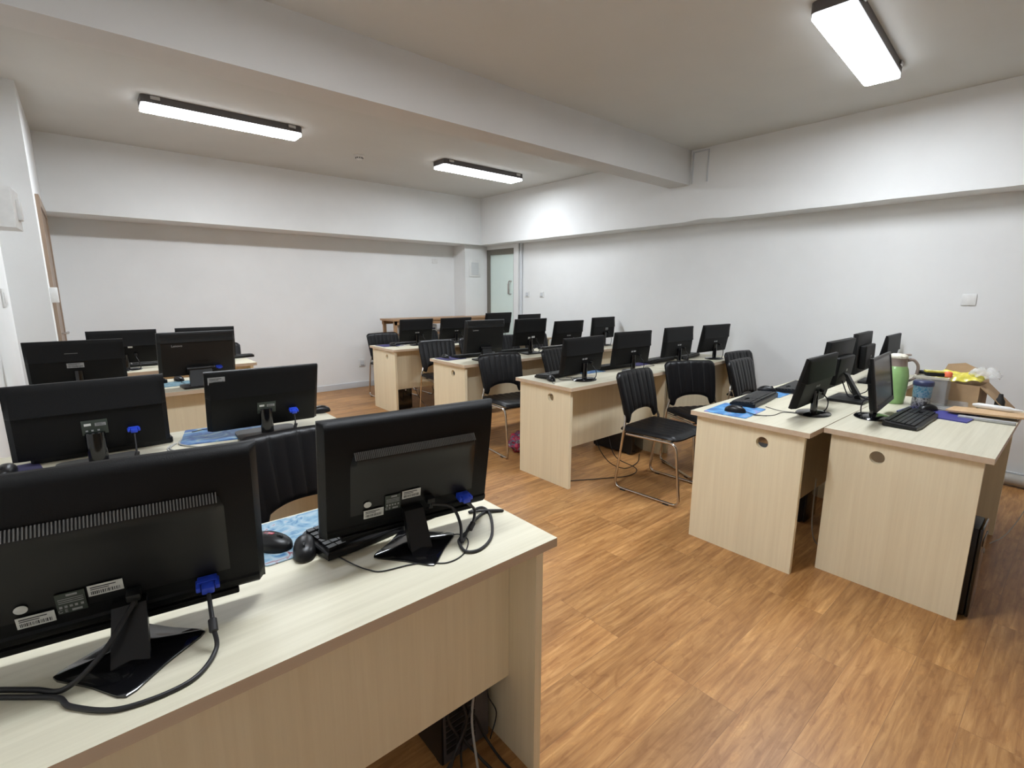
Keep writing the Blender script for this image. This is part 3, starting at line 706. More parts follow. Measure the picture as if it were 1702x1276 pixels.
    # leaning blade neck and foot
    bx, by = basec[0] - cx, basec[1] - cy; ca, sa = math.cos(-R(yaw)), math.sin(-R(yaw)); lx, ly = bx * ca - by * sa, bx * sa + by * ca + .006
    a0 = mx @ Vector((0, -.034, .050)); w = .031
    b = B(); y0, y1 = ly - .044, ly - .022; w = .028
    b.add([(lx - w, y0, .010), (lx + w, y0, .010), (lx + w, y1, .010), (lx - w, y1, .010), (lx - w * .92, a0.y - .018, a0.z), (lx + w * .92, a0.y - .018, a0.z), (lx + w * .92, a0.y + .004, a0.z + .004), (lx - w * .92, a0.y + .004, a0.z + .004)],
          [(0, 3, 2, 1), (4, 5, 6, 7), (0, 1, 5, 4), (1, 2, 6, 5), (2, 3, 7, 6), (3, 0, 4, 7)]); b.build('neck', 'blk2', t, 0)
    b = B(); rx, ry, ryb = .118, .124, .100
    def star(s_, z):
        P = []
        for k in range(4):
            p = [(rx, 0), (0, ryb), (-rx, 0), (0, -ry)][k]; q = [(rx, 0), (0, ryb), (-rx, 0), (0, -ry)][(k + 1) % 4]
            for m_ in range(9):
                f = m_ / 9; bow = .94 + .06 * abs(2 * f - 1); x, y = p[0] * (1 - f) + q[0] * f, p[1] * (1 - f) + q[1] * f
                e = 1 - max(0, .955 - abs(2 * f - 1)) * 0; cut = .94 if (m_ == 0) else 1
                P.append((lx + x * s_ * bow * cut, ly + y * s_ * bow * cut, z))
        return P
    rings = [star(1, 0), star(1.0, .004), star(.95, .0065), star(.6, .010), star(.3, .016), star(.08, .017)]; vs = sum(rings, []); n = len(rings[0]); fs = []
    for j in range(len(rings) - 1):
        for i in range(n): fs.append((j * n + i, j * n + (i + 1) % n, (j + 1) * n + (i + 1) % n, (j + 1) * n + i))
    fs.append(tuple(range(n - 1, -1, -1))); fs.append(tuple((len(rings) - 1) * n + i for i in range(n))); b.add(vs, fs); b.build('foot', 'gloss', t, 25)
    inv = (Matrix.Translation((cx, cy, T)) @ Matrix.Rotation(R(yaw), 4, 'Z')).inverted()
    # plugs and cables
    uv_ = .155 if cx < .2 else .140
    vg = mx @ Vector((uv_, -.066, .045)); pw = mx @ Vector((.040, -.056, .060))
    plug(ho, mx, uv_, .053, .034, 'blue'); plug(ho, mx, .040, .068, .034, 'blk2', None, 'power_plug')
    for nm, start, pts, r in cables:
        s0 = vg if start == 'v' else pw
        L = [s0[:]] + [(inv @ Vector(p))[:] for p in pts]; b = B(); b.tube(spl(L, 10), r, 10); cb = b.build(nm, 'cable', t, 60)
        if start == 'v':
            i = 1 if cx < .2 else 2; p = Vector(L[i]); q = Vector(L[i + 1]) - Vector(L[i - 1]); b = B(); b.T = Matrix.Translation(p) @ q.to_track_quat('Z', 'Y').to_matrix().to_4x4(); b.lathe([(.005, -.013), (.0075, -.011), (.0075, .011), (.005, .013)], 12); b.build('ferrite_bead', 'cable', cb)
    return t
mon_a(-.025, 1.139, -8.36, 12.05, .795, .520, .327, 'biggest black monitor, at the lower left corner of the picture', (-.007, 1.045), [
    ('video_cable', 'v', [(.112, .985, .79), (.108, .955, .758), (.060, .905, .7535), (-.03, .910, .7535), (-.09, .965, .7535), (-.107, 1.0, .755), (-.15, 1.04, .754), (-.21, 1.09, .754)], .0042),
    ('power_cable', 'p', [(-.045, 1.01, .80), (-.098, 1.010, .760), (-.14, 1.05, .755), (-.20, 1.10, .754), (-.26, 1.13, .754)], .0045)])
mon_a(.598, 1.128, -7.6, 10.65, .807, .458, .312, 'big black monitor at the right end of the nearest desk', (.583, 1.06), [
    ('video_cable', 'v', [(.763, 1.05, .80), (.730, 1.02, .775), (.688, 1.01, .760), (.672, .995, .757), (.662, .950, .755), (.70, .937, .754), (.765, .975, .754), (.835, 1.07, .755), (.850, 1.13, .755), (.80, 1.13, .755)], .0040),
    ('power_cable', 'p', [(.690, 1.055, .83), (.700, 1.03, .79), (.680, .995, .762), (.690, 1.0, .757), (.755, 1.06, .755), (.84, 1.10, .755), (.885, 1.075, .754), (.84, 1.10, .7585), (.80, 1.13, .755)], .0042)])
mon_b(-.027, 2.413, .2, 4.7, .802, .463, .273, 'black monitor with blue plug at the left end of the second left desk', .060)
mon_b(.579, 2.463, -3.2, 17.9, .794, .463, .283, 'black monitor with a grey label in its upper corner on the second left desk', .054, True)
t = mon_c(-.075, 4.12, -3, 9, .832, .474, .265, 'black monitor with a wide grey label, left on the third left desk', labs=None, cable=False)
mx = frame_mx(.082, R(9)); sticker(t, mx, -.01, .115, .082, .030, .030, 'greyp', True, 'asset_label')
b = B(); b.T = mx
for i in range(9): b.box(-.052 + i * .007, -.0475 + i * .007, -.0270, -.0255, .187, .192)
b.build('back_print', 'silver', t, 0)
mon_d(.552, 4.02, 3.5, 11.8, .830, .460, .303, 'charcoal monitor with maker lettering and wide stand on the third left desk', .13)
t = mon_c(.205, 5.19, -.4, 7.6, .805, .459, .275, 'black monitor with two small white labels, left on the farthest left desk', labs=None)
mx = frame_mx(.055, R(7.6)); sticker(t, mx, .045, .165, .030, .012, .030, 'greyp', False); sticker(t, mx, .040, .140, .030, .016, .030, 'paper', False)
mon_c(.795, 5.19, -.4, 7.5, .806, .455, .274, 'black monitor almost hidden, right on the farthest left desk')
# middle row
mon_c(2.791, 2.468, 1.8, 7.3, .806, .463, .269, 'black monitor at the aisle end of the middle row')
mon_c(3.43, 2.49, -4, 7.2, .812, .455, .272, 'black monitor second from the aisle in the middle row')
mon_c(4.12, 2.48, -.5, 5.5, .820, .463, .269, 'black monitor third from the aisle in the middle row')
mon_c(4.713, 2.447, -3.8, 10.6, .824, .464, .27, 'black monitor nearest the right wall in the middle row')
# third row
mon_d(2.90, 3.83, -2.5, 8.5, .818, .452, .318, 'charcoal monitor with maker lettering at the aisle end of the third row', .10, False)
mon_c(3.58, 3.92, -2, 10, .835, .435, .288, 'black monitor with white stickers and square foot in the third row', 'square', 'big', .06)
mon_c(4.085, 3.84, -1.5, 11, .820, .452, .269, 'black monitor third from the aisle in the third row')
mon_c(4.85, 3.95, 3.5, 4, .835, .461, .26, 'black monitor with a pale label at the wall end of the third row', labs='right')
# far row
mon_c(3.05, 5.393, 2.4, 9, .802, .463, .269, 'black monitor farthest left in the far row before the brown table')
mon_c(3.586, 5.333, 1.1, 10.4, .805, .469, .269, 'black monitor second from left in the far row')
mon_c(4.251, 5.302, 3.2, 11.5, .835, .466, .288, 'taller black monitor in the far row in front of the pillar')
mon_c(4.826, 5.287, 5.4, 6.5, .811, .468, .273, 'black monitor in the far row below the wall switches')
# right block
mon_c(2.967, .969, 1.1, 12.9, .807, .468, .273, 'black monitor on a round foot nearest the aisle in the right block')
mon_e(3.528, 1.026, .9, 5.8, .820, .480, .299, 'black monitor with boxy case and slanting arm, nearer of two in the right block')
mon_e(4.361, 1.092, 3.5, -1, .822, .471, .292, 'black monitor with boxy case and slanting arm, farther one in the right block')
mon_c(4.814, 1.047, 1.6, 9.9, .814, .463, .271, 'black monitor by the right wall showing above the green jug')
mon_c(3.133, .647, 4.1, -9.4, .822, .466, .266, 'black monitor turned away from the others, screen side towards the right, beside the green jug', flip=True)

# ------------------------------------------------------------------ keyboards, mice, mats
def make_keyboard(label):
    t = thing('keyboard', label, 'keyboard', group='black computer keyboards')
    b = B(); P = [(-.222, -.070), (-.15, -.078), (0, -.074), (.15, -.078), (.222, -.070), (.225, .06), (.215, .070), (0, .074), (-.215, .070), (-.225, .06)]
    n = len(P); vs = [(x, y, 0) for x, y in P] + [(x, y, .011 + (y + .078) * .07) for x, y in P] + [(x * .985, y * .96, .0145 + (y + .078) * .07) for x, y in P]
    fs = [tuple(range(n - 1, -1, -1)), tuple(range(2 * n, 3 * n))] + [(k * n + i, k * n + (i + 1) % n, (k + 1) * n + (i + 1) % n, (k + 1) * n + i) for k in (0, 1) for i in range(n)]
    b.add(vs, fs); cs = b.build('case', 'blk2', t, 25)
    b = B()
    for r in range(6):
        y = .052 - r * .0195 - (0.004 if r else 0); z = .0150 + (y + .078) * .07
        for x0, c in ((-.212, 15), (.085, 3), (.146, 4)):
            if r == 5 and x0 == -.212:
                for xa, xb in ((-.212, -.190), (-.188, -.166), (-.164, -.142), (-.140, -.030), (-.028, -.006), (-.004, .018), (.020, .042), (.044, .075)): b.box(xa, xb, y - .0085, y + .0085, z - .001, z + .006, 0)
                continue
            if x0 == .085 and r in (3,): continue
            for k in range(c):
                x = x0 + k * .0193; b.box(x, x + .0172, y - .0085, y + .0085, z - .001, z + .0065, 0)
    b.build('keys', 'key', cs, 0)
    return t
def make_mouse(label, lead=True):
    t = thing('mouse', label, 'mouse', group='black computer mice')
    b = B(); nu, nv = 20, 12; vs = []; fs = []
    for j in range(nv + 1):
        p = PI / 2 * j / nv
        for i in range(nu):
            a = 2 * PI * i / nu; r = math.cos(p); x = .031 * r * math.cos(a) * (1 - .10 * math.cos(2 * a)); y = .056 * r * math.sin(a)
            vs.append((x, y, .002 + (.036 - .10 * abs(y + .012) ** 1.2) * max(0, math.sin(p)) ** .75 if j else .001))
    for j in range(nv):
        for i in range(nu): fs.append((j * nu + i, j * nu + (i + 1) % nu, (j + 1) * nu + (i + 1) % nu, (j + 1) * nu + i))
    fs.append(tuple(range(nu - 1, -1, -1))); b.add(vs, fs); sh = b.build('shell', 'blk2', t, 60)
    b = B(); b.T = Matrix.Translation((0, .028, .030)) @ Matrix.Rotation(PI / 2, 4, 'Y'); b.lathe([(.006, -.003), (.008, -.002), (.008, .002), (.006, .003)], 16); b.build('scroll_wheel', 'dgrey', sh)
    b = B()
    if not lead: return t
    b.tube(spl([(0, .054, .008), (.004, .075, .004), (.02, .11, .003), (.015, .16, .003)], 6), .0018, 6); b.build('lead', 'cable', t, 60)
    return t
kb0 = make_keyboard('black keyboard lying under the big monitor at the right end of the nearest desk'); kb0.location = (.590, 1.232, T + .003); kb0.rotation_euler = (0, 0, R(8)); kb0.scale = (1, 1, 1.12)
# rotations are given so that the front edge (local -y) points to the person using it
for x, y, a, l in [
    (.0, 2.60, 180, 'black keyboard behind the left monitor of the second left desk'),
    (.33, 5.37, 180, 'black keyboard behind the two monitors of the farthest left desk'),
    (1.00, 5.44, 182, 'black keyboard end showing at the right corner of the farthest left desk'),
    (.16, 4.29, 180, 'black keyboard on the third left desk between the monitors'),
    (2.80, 2.69, 186, 'black keyboard behind the aisle end monitor of the middle row'),
    (3.45, 2.68, 178, 'black keyboard second from the aisle in the middle row'),
    (4.10, 2.66, 184, 'black keyboard third from the aisle in the middle row'),
    (4.60, 2.65, 190, 'black keyboard nearest the right wall in the middle row'),
    (2.95, 4.06, 181, 'black keyboard behind the tall monitor at the aisle end of the third row'),
    (3.52, 4.07, 176, 'black keyboard second from the aisle in the third row'),
    (4.12, 4.03, 180, 'black keyboard third from the aisle in the third row'),
    (3.03, 5.56, 184, 'black keyboard at the aisle end of the far row'),
    (3.60, 5.53, 180, 'black keyboard second from the aisle in the far row'),
    (3.05, 1.275, 186, 'black keyboard on the blue mats nearest the aisle in the right block'),
    (3.66, 1.270, 184, 'black keyboard behind the round footed monitor in the right block'),
    (3.185, .540, -1, 'black keyboard in front of the monitor that faces right, near the blue folder'),
]: dup(kb0, (x, y, T + .003), R(a), l).scale = (1, 1, 1)
ms0 = make_mouse('larger black mouse with a red glint on the printed mat between the big monitors', False); ms0.location = (.292, 1.300, T + .003); ms0.rotation_euler = (0, 0, R(215)); ms0.scale = (1.2, 1.12, 1.0)
b = B(); b.box(-.004, .004, -.012, .012, .036, .0375, 0, .0004)  # glint on the shell painted as a red strip, not a light
bb = b.build('red_glint', 'red', None); bb.parent = ms0; 
t = make_mouse('plain black mouse on the printed mat next to the end of the nearest keyboard', False); t.location = (.352, 1.215, T + .003); t.rotation_euler = (0, 0, R(160))
ms_base = make_mouse('dark mouse on the dark blue mat at the left frame edge'); ms_base.location = (-.285, 2.45, T + .003); ms_base.rotation_euler = (0, 0, R(170))
for x, y, a, l in [
    (.47, 2.66, 100, 'black mouse under the monitor with the corner label'),
    (.905, 2.665, 80, 'black mouse at the far right corner of the second left desk'),
    (.46, 4.28, 190, 'black mouse beside the charcoal monitor on the third left desk'),
    (2.575, 2.56, 150, 'black mouse at the aisle corner of the middle row'),
    (4.42, 2.56, 160, 'black mouse on the bare desk between the last two monitors of the middle row'),
    (2.655, 4.12, 175, 'shiny black mouse on the purple mat of the third row'),
    (2.76, 5.43, 185, 'black mouse on the purple mat of the far row'),
    (3.215, 4.09, 170, 'black mouse right of the tall monitor in the third row'),
    (4.48, 5.42, 170, 'black mouse beside the taller monitor of the far row'),
    (2.668, 1.215, 195, 'black mouse on the blue mat nearest the aisle in the right block'),
    (3.40, 1.350, 200, 'black mouse with grey sides on the second blue mat of the right block'),
    (3.53, .530, 60, 'black mouse lying on the blue folder beside the keyboard'),
]: dup(ms_base, (x, y, T + .003), R(a), l)
def mat(x, y, w, h, a, m, label, name='mouse_mat', th=.003):
    b = B(); b.prism(rrect(w / 2, h / 2, .012, 3), 0, th); o = b.build(name, m, None, 40); o.location = (x, y, T); o.rotation_euler = (0, 0, R(a))
    return tag(o, label, 'mouse mat', 'printed mouse mats')
mat(.425, 1.325, .34, .24, 0, 'art1', 'pale blue printed mouse mat between the two big monitors')
mat(.445, 2.545, .37, .27, -12, 'art2', 'blue printed mat under the monitor with the corner label')
mat(-.265, 2.40, .17, .30, 10, 'purple', 'dark blue mat at the left frame edge on the second left desk')
mat(.40, 4.15, .24, .20, 0, 'teal', 'teal printed mat beside the charcoal monitor foot')
mat(2.71, 1.235, .30, .23, 4, 'art3', 'blue printed mat nearest the aisle in the right block')
mat(3.40, 1.30, .30, .17, 2, 'art3', 'blue printed mat second from the aisle in the right block')
mat(3.12, 2.69, .26, .21, -4, 'art2', 'blue printed mat between the first two monitors of the middle row')
mat(3.80, 2.68, .26, .20, 0, 'purple', 'dark mat between the second and third monitors of the middle row')
mat(2.68, 4.06, .24, .22, 4, 'purple', 'purple mat at the aisle end of the third row')
mat(3.28, 4.03, .22, .20, 2, 'purple', 'purple mat right of the tall monitor in the third row')
mat(2.76, 5.52, .26, .24, 3, 'purple', 'purple mat at the aisle end of the far row')
mat(3.32, 5.50, .24, .22, 0, 'purple', 'purple mat between the first two monitors of the far row')

def wire(name, pts, r, m, label, cat='cable', group=None, n=8):
    b = B(); b.tube(spl(pts, n), r, 8); return tag(b.build(name, m, None, 60), label, cat, group)
z = T + .0022
wire('usb_cable', [(.40, 1.15, z + .004), (.423, 1.075, z), (.439, 1.034, z), (.46, 1.008, z), (.523, .991, z), (.56, .973, z), (.60, .940, z), (.653, .948, z), (.70, .994, z + .001), (.703, 1.035, z + .001), (.68, 1.05, z + .002)], .0016, 'cable', 'thin black cable curving around the foot of the right big monitor')
wire('cable_coil', [(.40, 2.243, z), (.30, 2.262, z), (.22, 2.33, z), (.192, 2.43, z), (.23, 2.50, z), (.20, 2.42, z + .002), (.24, 2.33, z + .002), (.32, 2.29, z), (.36, 2.31, z), (.29, 2.38, z + .003), (.24, 2.47, z + .002), (.257, 2.55, z + .004)], .0032, 'wcable', 'grey tangled cable loop beside the blue mat on the second left desk')
wire('usb_cable', [(2.66, 1.13, z), (2.74, 1.05, z), (2.86, 1.04, z), (2.90, .975, z), (2.93, .96, z), (2.90, .99, z + .003), (2.88, 1.06, z + .002), (2.93, 1.16, z)], .0018, 'cable', 'thin black cables joining mouse and keyboard before the round monitor foot')
wire('cable_coil', [(2.66, 2.57, z), (2.72, 2.50, z), (2.78, 2.55, z), (2.70, 2.60, z + .002), (2.64, 2.52, z + .002), (2.70, 2.46, z), (2.80, 2.49, z), (2.76, 2.58, z + .003)], .0016, 'cable', 'tangled thin cable beside the aisle end monitor of the middle row')
wire('white_cable', [(2.80, 5.30, z), (2.90, 5.36, z), (2.92, 5.42, z), (2.86, 5.44, z)], .003, 'white', 'short white cable in front of the far row keyboard')
wire('cable_coil', [(3.62, 2.45, z), (3.72, 2.52, z), (3.82, 2.50, z), (3.86, 2.58, z), (3.78, 2.62, z), (3.70, 2.56, z + .002), (3.66, 2.62, z)], .0022, 'cable', 'black cable loop between the second and third monitors of the middle row')
wire('cable_coil', [(3.68, 3.86, z), (3.76, 3.90, z + .03), (3.78, 3.95, z + .05), (3.72, 3.98, z + .02), (3.70, 3.92, z), (3.80, 3.88, z)], .0025, 'cable', 'black cable knot beside the square footed monitor in the third row')

# ------------------------------------------------------------------ things on the right block
t = thing('vacuum_jug', 'pale green vacuum jug with taupe collar and handle', 'jug', (3.655, .722, T), R(-60))
b = B(); b.lathe([(.052, 0), (.056, .004), (.060, .05), (.064, .12), (.064, .165), (.058, .205), (.050, .225)], 40); b.build('body', 'green', t, 60)
b = B(); b.lathe([(.050, .225), (.049, .230), (.046, .262), (.047, .272)], 40); b.build('collar', 'taupe', t, 60)
b = B(); b.lathe([(.047, .272), (.049, .276), (.046, .288), (.030, .296)], 40); b.prism([(-.012, -.075), (.012, -.075), (.016, -.03), (-.016, -.03)], .276, .287); b.build('lid', 'cream', t, 50)
b = B(); b.box(.028, .062, -.010, .010, .288, .297, 0, .003); b.build('thumb_lever', 'taupe', t)
b = B(); pts = spl([(.044, 0, .258), (.075, 0, .262), (.100, 0, .235), (.104, 0, .195), (.092, 0, .155), (.062, 0, .135)], 8); b.tube(pts, [.010] * 6 + [.0085] * (len(pts) - 6), 10); b.build('handle', 'taupe', t, 60)
b = B(); b.T = Matrix.Rotation(R(190), 4, 'Z'); b.box(.060, .0645, -.014, .014, .075, .115, 0, .001); b.build('label_patch', 'dgrey', t)

t = thing('organizer_box', 'clear plastic open box of small things beside the green jug', 'plastic box', (3.735, .560, T), R(2))
b = B(); hx, hy, h = .075, .075, .165
for x0, x1, y0, y1 in ((-hx, hx, -hy, -hy + .003), (-hx, hx, hy - .003, hy), (-hx, -hx + .003, -hy + .003, hy - .003), (hx - .003, hx, -hy + .003, hy - .003)): b.box(x0, x1, y0, y1, .003, h)
b.box(-hx, hx, -hy, hy, 0, .003); b.build('wall', 'clear', t, 0)
b = B()
for x0, x1, y0, y1 in ((-hx - .004, hx + .004, -hy - .004, -hy + .004), (-hx - .004, hx + .004, hy - .004, hy + .004), (-hx - .004, -hx + .004, -hy + .004, hy - .004), (hx - .004, hx + .004, -hy + .004, hy - .004)): b.box(x0, x1, y0, y1, h, h + .014)
b.build('rim', 'cream', t, 0)
b = B(); b.lathe([(.030, 0), (.032, .002), (.036, .10), (.036, .105)], 30); t2 = thing('tumbler', 'pale blue patterned tumbler with navy lid in front of the clear box', 'tumbler', (3.585, .575, T + .0), 0); t2.scale = (1.22, 1.22, 1.28); b.build('cup', 'tumbler', t2, 50)
b = B(); b.lathe([(.039, .105), (.040, .108), (.040, .122), (.036, .126)], 30); b.build('lid', 'navy', t2, 50)
b = B(); b.lathe([(.0312, .0), (.0335, .002), (.0352, .052), (.0350, .053)], 30); b.build('sleeve', 'stripe', t2, 50)
b = B(); b.box(-.055, .055, -.032, .032, 0, .022, 0, .008); o = b.build('flat_case', 'blk2'); o.location = (3.71, .545, T + .1795); o.rotation_euler = (0, 0, R(-70)); tag(o, 'flat black case lying on top of the clear plastic box', 'case')  # plain flat black case resting on the box rim
b = B(); b.prism(rrect(.05, .027, .006), 0, .008); o = b.build('sticky_note_pad', 'yellow'); o.location = (3.71, .55, T + .202); o.rotation_euler = (0, 0, R(-66)); tag(o, 'yellow pad lying on the flat black case above the clear box', 'note pad')
b = B(); b.lathe([(.014, 0), (.019, .004), (.019, .026), (.012, .032)], 18); o = b.build('orange_cap', 'orange', None, 50); o.location = (3.705, .492, T + .1795); tag(o, 'orange red cap on the right corner of the clear plastic box', 'cap')  # small orange blob modelled as a loose cap
b = B(); b.box(-.075, .075, -.02, .02, 0, .020, 0, .008); o = b.build('pouch', 'leather', None, 40); o.location = (3.765, .575, T + .1795); o.rotation_euler = (0, 0, R(-80)); tag(o, 'black pouch lying behind the flat black case, beside the jug handle', 'pouch')

# cardboard box with flaps and film
t = thing('cardboard_box', 'open brown cardboard box with raised flaps on the far right desk', 'cardboard box', (3.945, .470, T), R(-4))
b = B(); L_, Wd, Hh = .11, .115, .130; th = .004
for x0, x1, y0, y1 in ((-L_, L_, -Wd, -Wd + th), (-L_, L_, Wd - th, Wd), (-L_, -L_ + th, -Wd + th, Wd - th), (L_ - th, L_, -Wd + th, Wd - th)): b.box(x0, x1, y0, y1, th, Hh)
b.box(-L_, L_, -Wd, Wd, 0, th); b.build('carton', 'card', t, 0)
b = B(); b.add([(L_, -Wd, Hh), (L_, Wd, Hh), (L_ + .03, Wd * .8, Hh + .085), (L_ + .035, Wd * .1, Hh + .10), (L_ + .03, -Wd * .3, Hh + .08), (L_ + .02, -Wd * .85, Hh + .06)], [(0, 1, 2, 3, 4, 5)])
fl = b.build('flap', 'card2', t, 0); sd = fl.modifiers.new('thick', 'SOLIDIFY'); sd.thickness = .004
b = B(); b.add([(-L_, -Wd, Hh), (L_, -Wd, Hh), (L_ - .04, -Wd - .135, .004), (-L_ + .03, -Wd - .125, .004)], [(0, 1, 2, 3)])
fl = b.build('flap', 'card', t, 0); sd = fl.modifiers.new('thick', 'SOLIDIFY'); sd.thickness = .004
def crumple(name, m, cx, cy, cz, sx, sy, sz, amp, seed, label, cat, nu=36, nv=26):
    b = B(); vs = []; fs = []
    for j in range(nv + 1):
        for i in range(nu + 1):
            u, v = -1 + 2 * i / nu, -1 + 2 * j / nv; r = max(abs(u), abs(v))
            n_ = mnoise.noise(Vector((u * 2.2 + seed, v * 2.2, seed))) + .5 * mnoise.noise(Vector((u * 6 + seed, v * 6, seed)))
            n2 = mnoise.noise(Vector((u * 3, v * 3, seed + 9)))
            vs.append((u * sx * (1 + .12 * n2), v * sy * (1 + .12 * n_), sz * (1 - r ** 3) + amp * n_))
    n = nu + 1
    for j in range(nv):
        for i in range(nu): a = j * n + i; fs.append((a, a + 1, a + n + 1, a + n))
    b.add(vs, fs); o = b.build(name, m, None, 60); o.location = (cx, cy, cz); s_ = o.modifiers.new('thick', 'SOLIDIFY'); s_.thickness = .0015
    return tag(o, label, cat)
crumple('packing_film', 'yellow', 3.935, .48, T + .150, .100, .115, .036, .016, 3.3, 'crumpled yellow packing film heaped in the cardboard box', 'packing film')
crumple('bubble_wrap', 'film', 3.96, .365, T + .175, .06, .07, .040, .026, 8.1, 'clear crinkled plastic wrap at the right end of the cardboard box', 'plastic wrap')
# dark bottle-like figure in the shade of the flap
b = B(); b.lathe([(.018, 0), (.022, .004), (.022, .055), (.012, .075), (.009, .095)], 20); o = b.build('bottle', 'rubber', None, 50); o.location = (3.865, .275, T); tag(o, 'small dark bottle standing below the carton flap', 'bottle')
b = B(); b.T = Matrix.Rotation(PI / 2, 4, 'X'); b.lathe([(.012, -.052), (.021, -.050), (.021, .050), (.019, .052)], 24); t = b.build('paper_roll', 'clear', None, 50); t.location = (3.755, .445, T + .0212); t.rotation_euler = (0, 0, R(-5)); tag(t, 'pale tube lying in front of the cardboard box', 'tube')
b = B(); b.box(-.002, .002, -.085, .085, 0, .0)if False else b.prism([(-.112, -.150), (.112, -.150), (.112, .150), (-.112, .150)], 0, .006); o = b.build('folder', 'folder', None, 0); o.location = (3.475, .480, T); o.rotation_euler = (0, 0, R(-6)); tag(o, 'blue plastic folder lying beside the keyboard on the far right desk', 'folder')
b = B(); b.box(-.055, .055, -.0006, .0006, .006, .0065) if False else None
b = B(); b.prism([(-.05, -.165), (.100, -.140), (.03, .14), (-.11, .155), (-.12, .12)], .0, .009); o = b.build('wooden_board', 'boardwood', None, 0); o.location = (3.635, .30, T + .018); o.rotation_euler = (0, 0, 0); tag(o, 'light wooden board lying across the right edge of the far right desk', 'wooden board')
b = B(); b.box(-.016, .016, -.11, .11, 0, .016, 0, .005); o = b.build('grey_stick', 'silver', None, 40); o.location = (3.475, .285, T + .0005); o.rotation_euler = (0, 0, R(3)); tag(o, 'flat grey bar lying under the edge of the wooden board', 'bar')
b = B(); b.box(-.03, .03, -.10, .10, 0, .017, 0, .002); o = b.build('paper_box', 'cream', None, 0); o.location = (3.66, .28, T + .0005); tag(o, 'flat cream carton under the wooden board', 'carton')
b = B(); b.T = Matrix.Rotation(PI / 2, 4, 'X'); b.lathe([(.006, -.10), (.014, -.075), (.014, .05), (.009, .065), (.006, .10)], 20); o = b.build('marker_pen', 'white', None, 50); o.location = (3.79, .29, T + .030 + .014); o.rotation_euler = (0, 0, R(-6)); tag(o, 'thick white marker lying beside the wooden board', 'marker')
o.location = (3.70, .27, T + .0415)
b = B()
for k in range(4): b.box(-.06, .06, -.012 + k * .02, .002 + k * .02, .0, .004 + .002 * k, 0, .001)
o = b.build('metal_ruler', 'silver', None, 0); o.location = (3.62, .485, T + .0065); o.rotation_euler = (0, 0, R(-80)); tag(o, 'bundle of thin silver strips on the blue folder beside the tumbler', 'ruler')

# ------------------------------------------------------------------ computers and floor things
def tower(x, y, rz, label, back=False, h=.40):
    t = thing('computer_tower', label, 'computer', (x, y, 0), R(rz), 'black computer cases under the desks')
    b = B(); b.box(-.088, .088, -.20, .20, .012, h, 0, .004); b.build('case', 'tower', t)
    b = B(); b.box(-.088, .088, -.215, -.2005, .010, h + .002, 0, .006); b.box(-.07, .07, -.219, -.215, h - .08, h - .05, 0, .002); b.build('front_panel', 'gloss', t)
    b = B(); b.lathe([(.008, 0), (.008, .003)], 16) ; b.T = Matrix.Identity(4); b.v = []; b.f = []; b.m = []
    b.T = Matrix.Translation((0, -.219, h - .12)) @ Matrix.Rotation(PI / 2, 4, 'X'); b.lathe([(.010, 0), (.010, .003)], 18); b.build('power_button', 'silver', t)
    b = B(); b.box(-.082, .082, .2005, .204, .02, h - .006); b.build('back_plate', 'zinc', t)
    b = B()
    for k in range(7): b.box(-.03, .075, .2045, .206, .05 + k * .020, .064 + k * .020)
    b.build('expansion_slots', 'dgrey', t, 0)
    b = B(); b.box(-.075, .075, .2045, .207, h - .10, h - .02); b.build('port_panel', 'dgrey', t, 0)
    b = B()
    for sx in (-1, 1):
        for sy in (-1, 1): b.box(sx * .07 - .012, sx * .07 + .012, sy * .17 - .012, sy * .17 + .012, 0, .012)
    b.build('rubber_foot', 'rubber', t, 0)
    return t
tower(.735, 1.268, 180, 'black computer case under the right end of the nearest desk, cables hanging behind it')
tower(2.855, .385, 0, 'black computer case showing beyond the right edge of the widest end panel', h=.42)
t = tower(3.545, 2.66, 3, 'black computer case under the middle of the middle row, low behind the chairs', h=.36)
tower(2.80, 5.445, 0, 'computer case under the aisle end of the far row', h=.36)
tower(3.30, 1.19, 0, 'black computer case in the dark under the right block left desk')
bpy.context.view_layer.update()
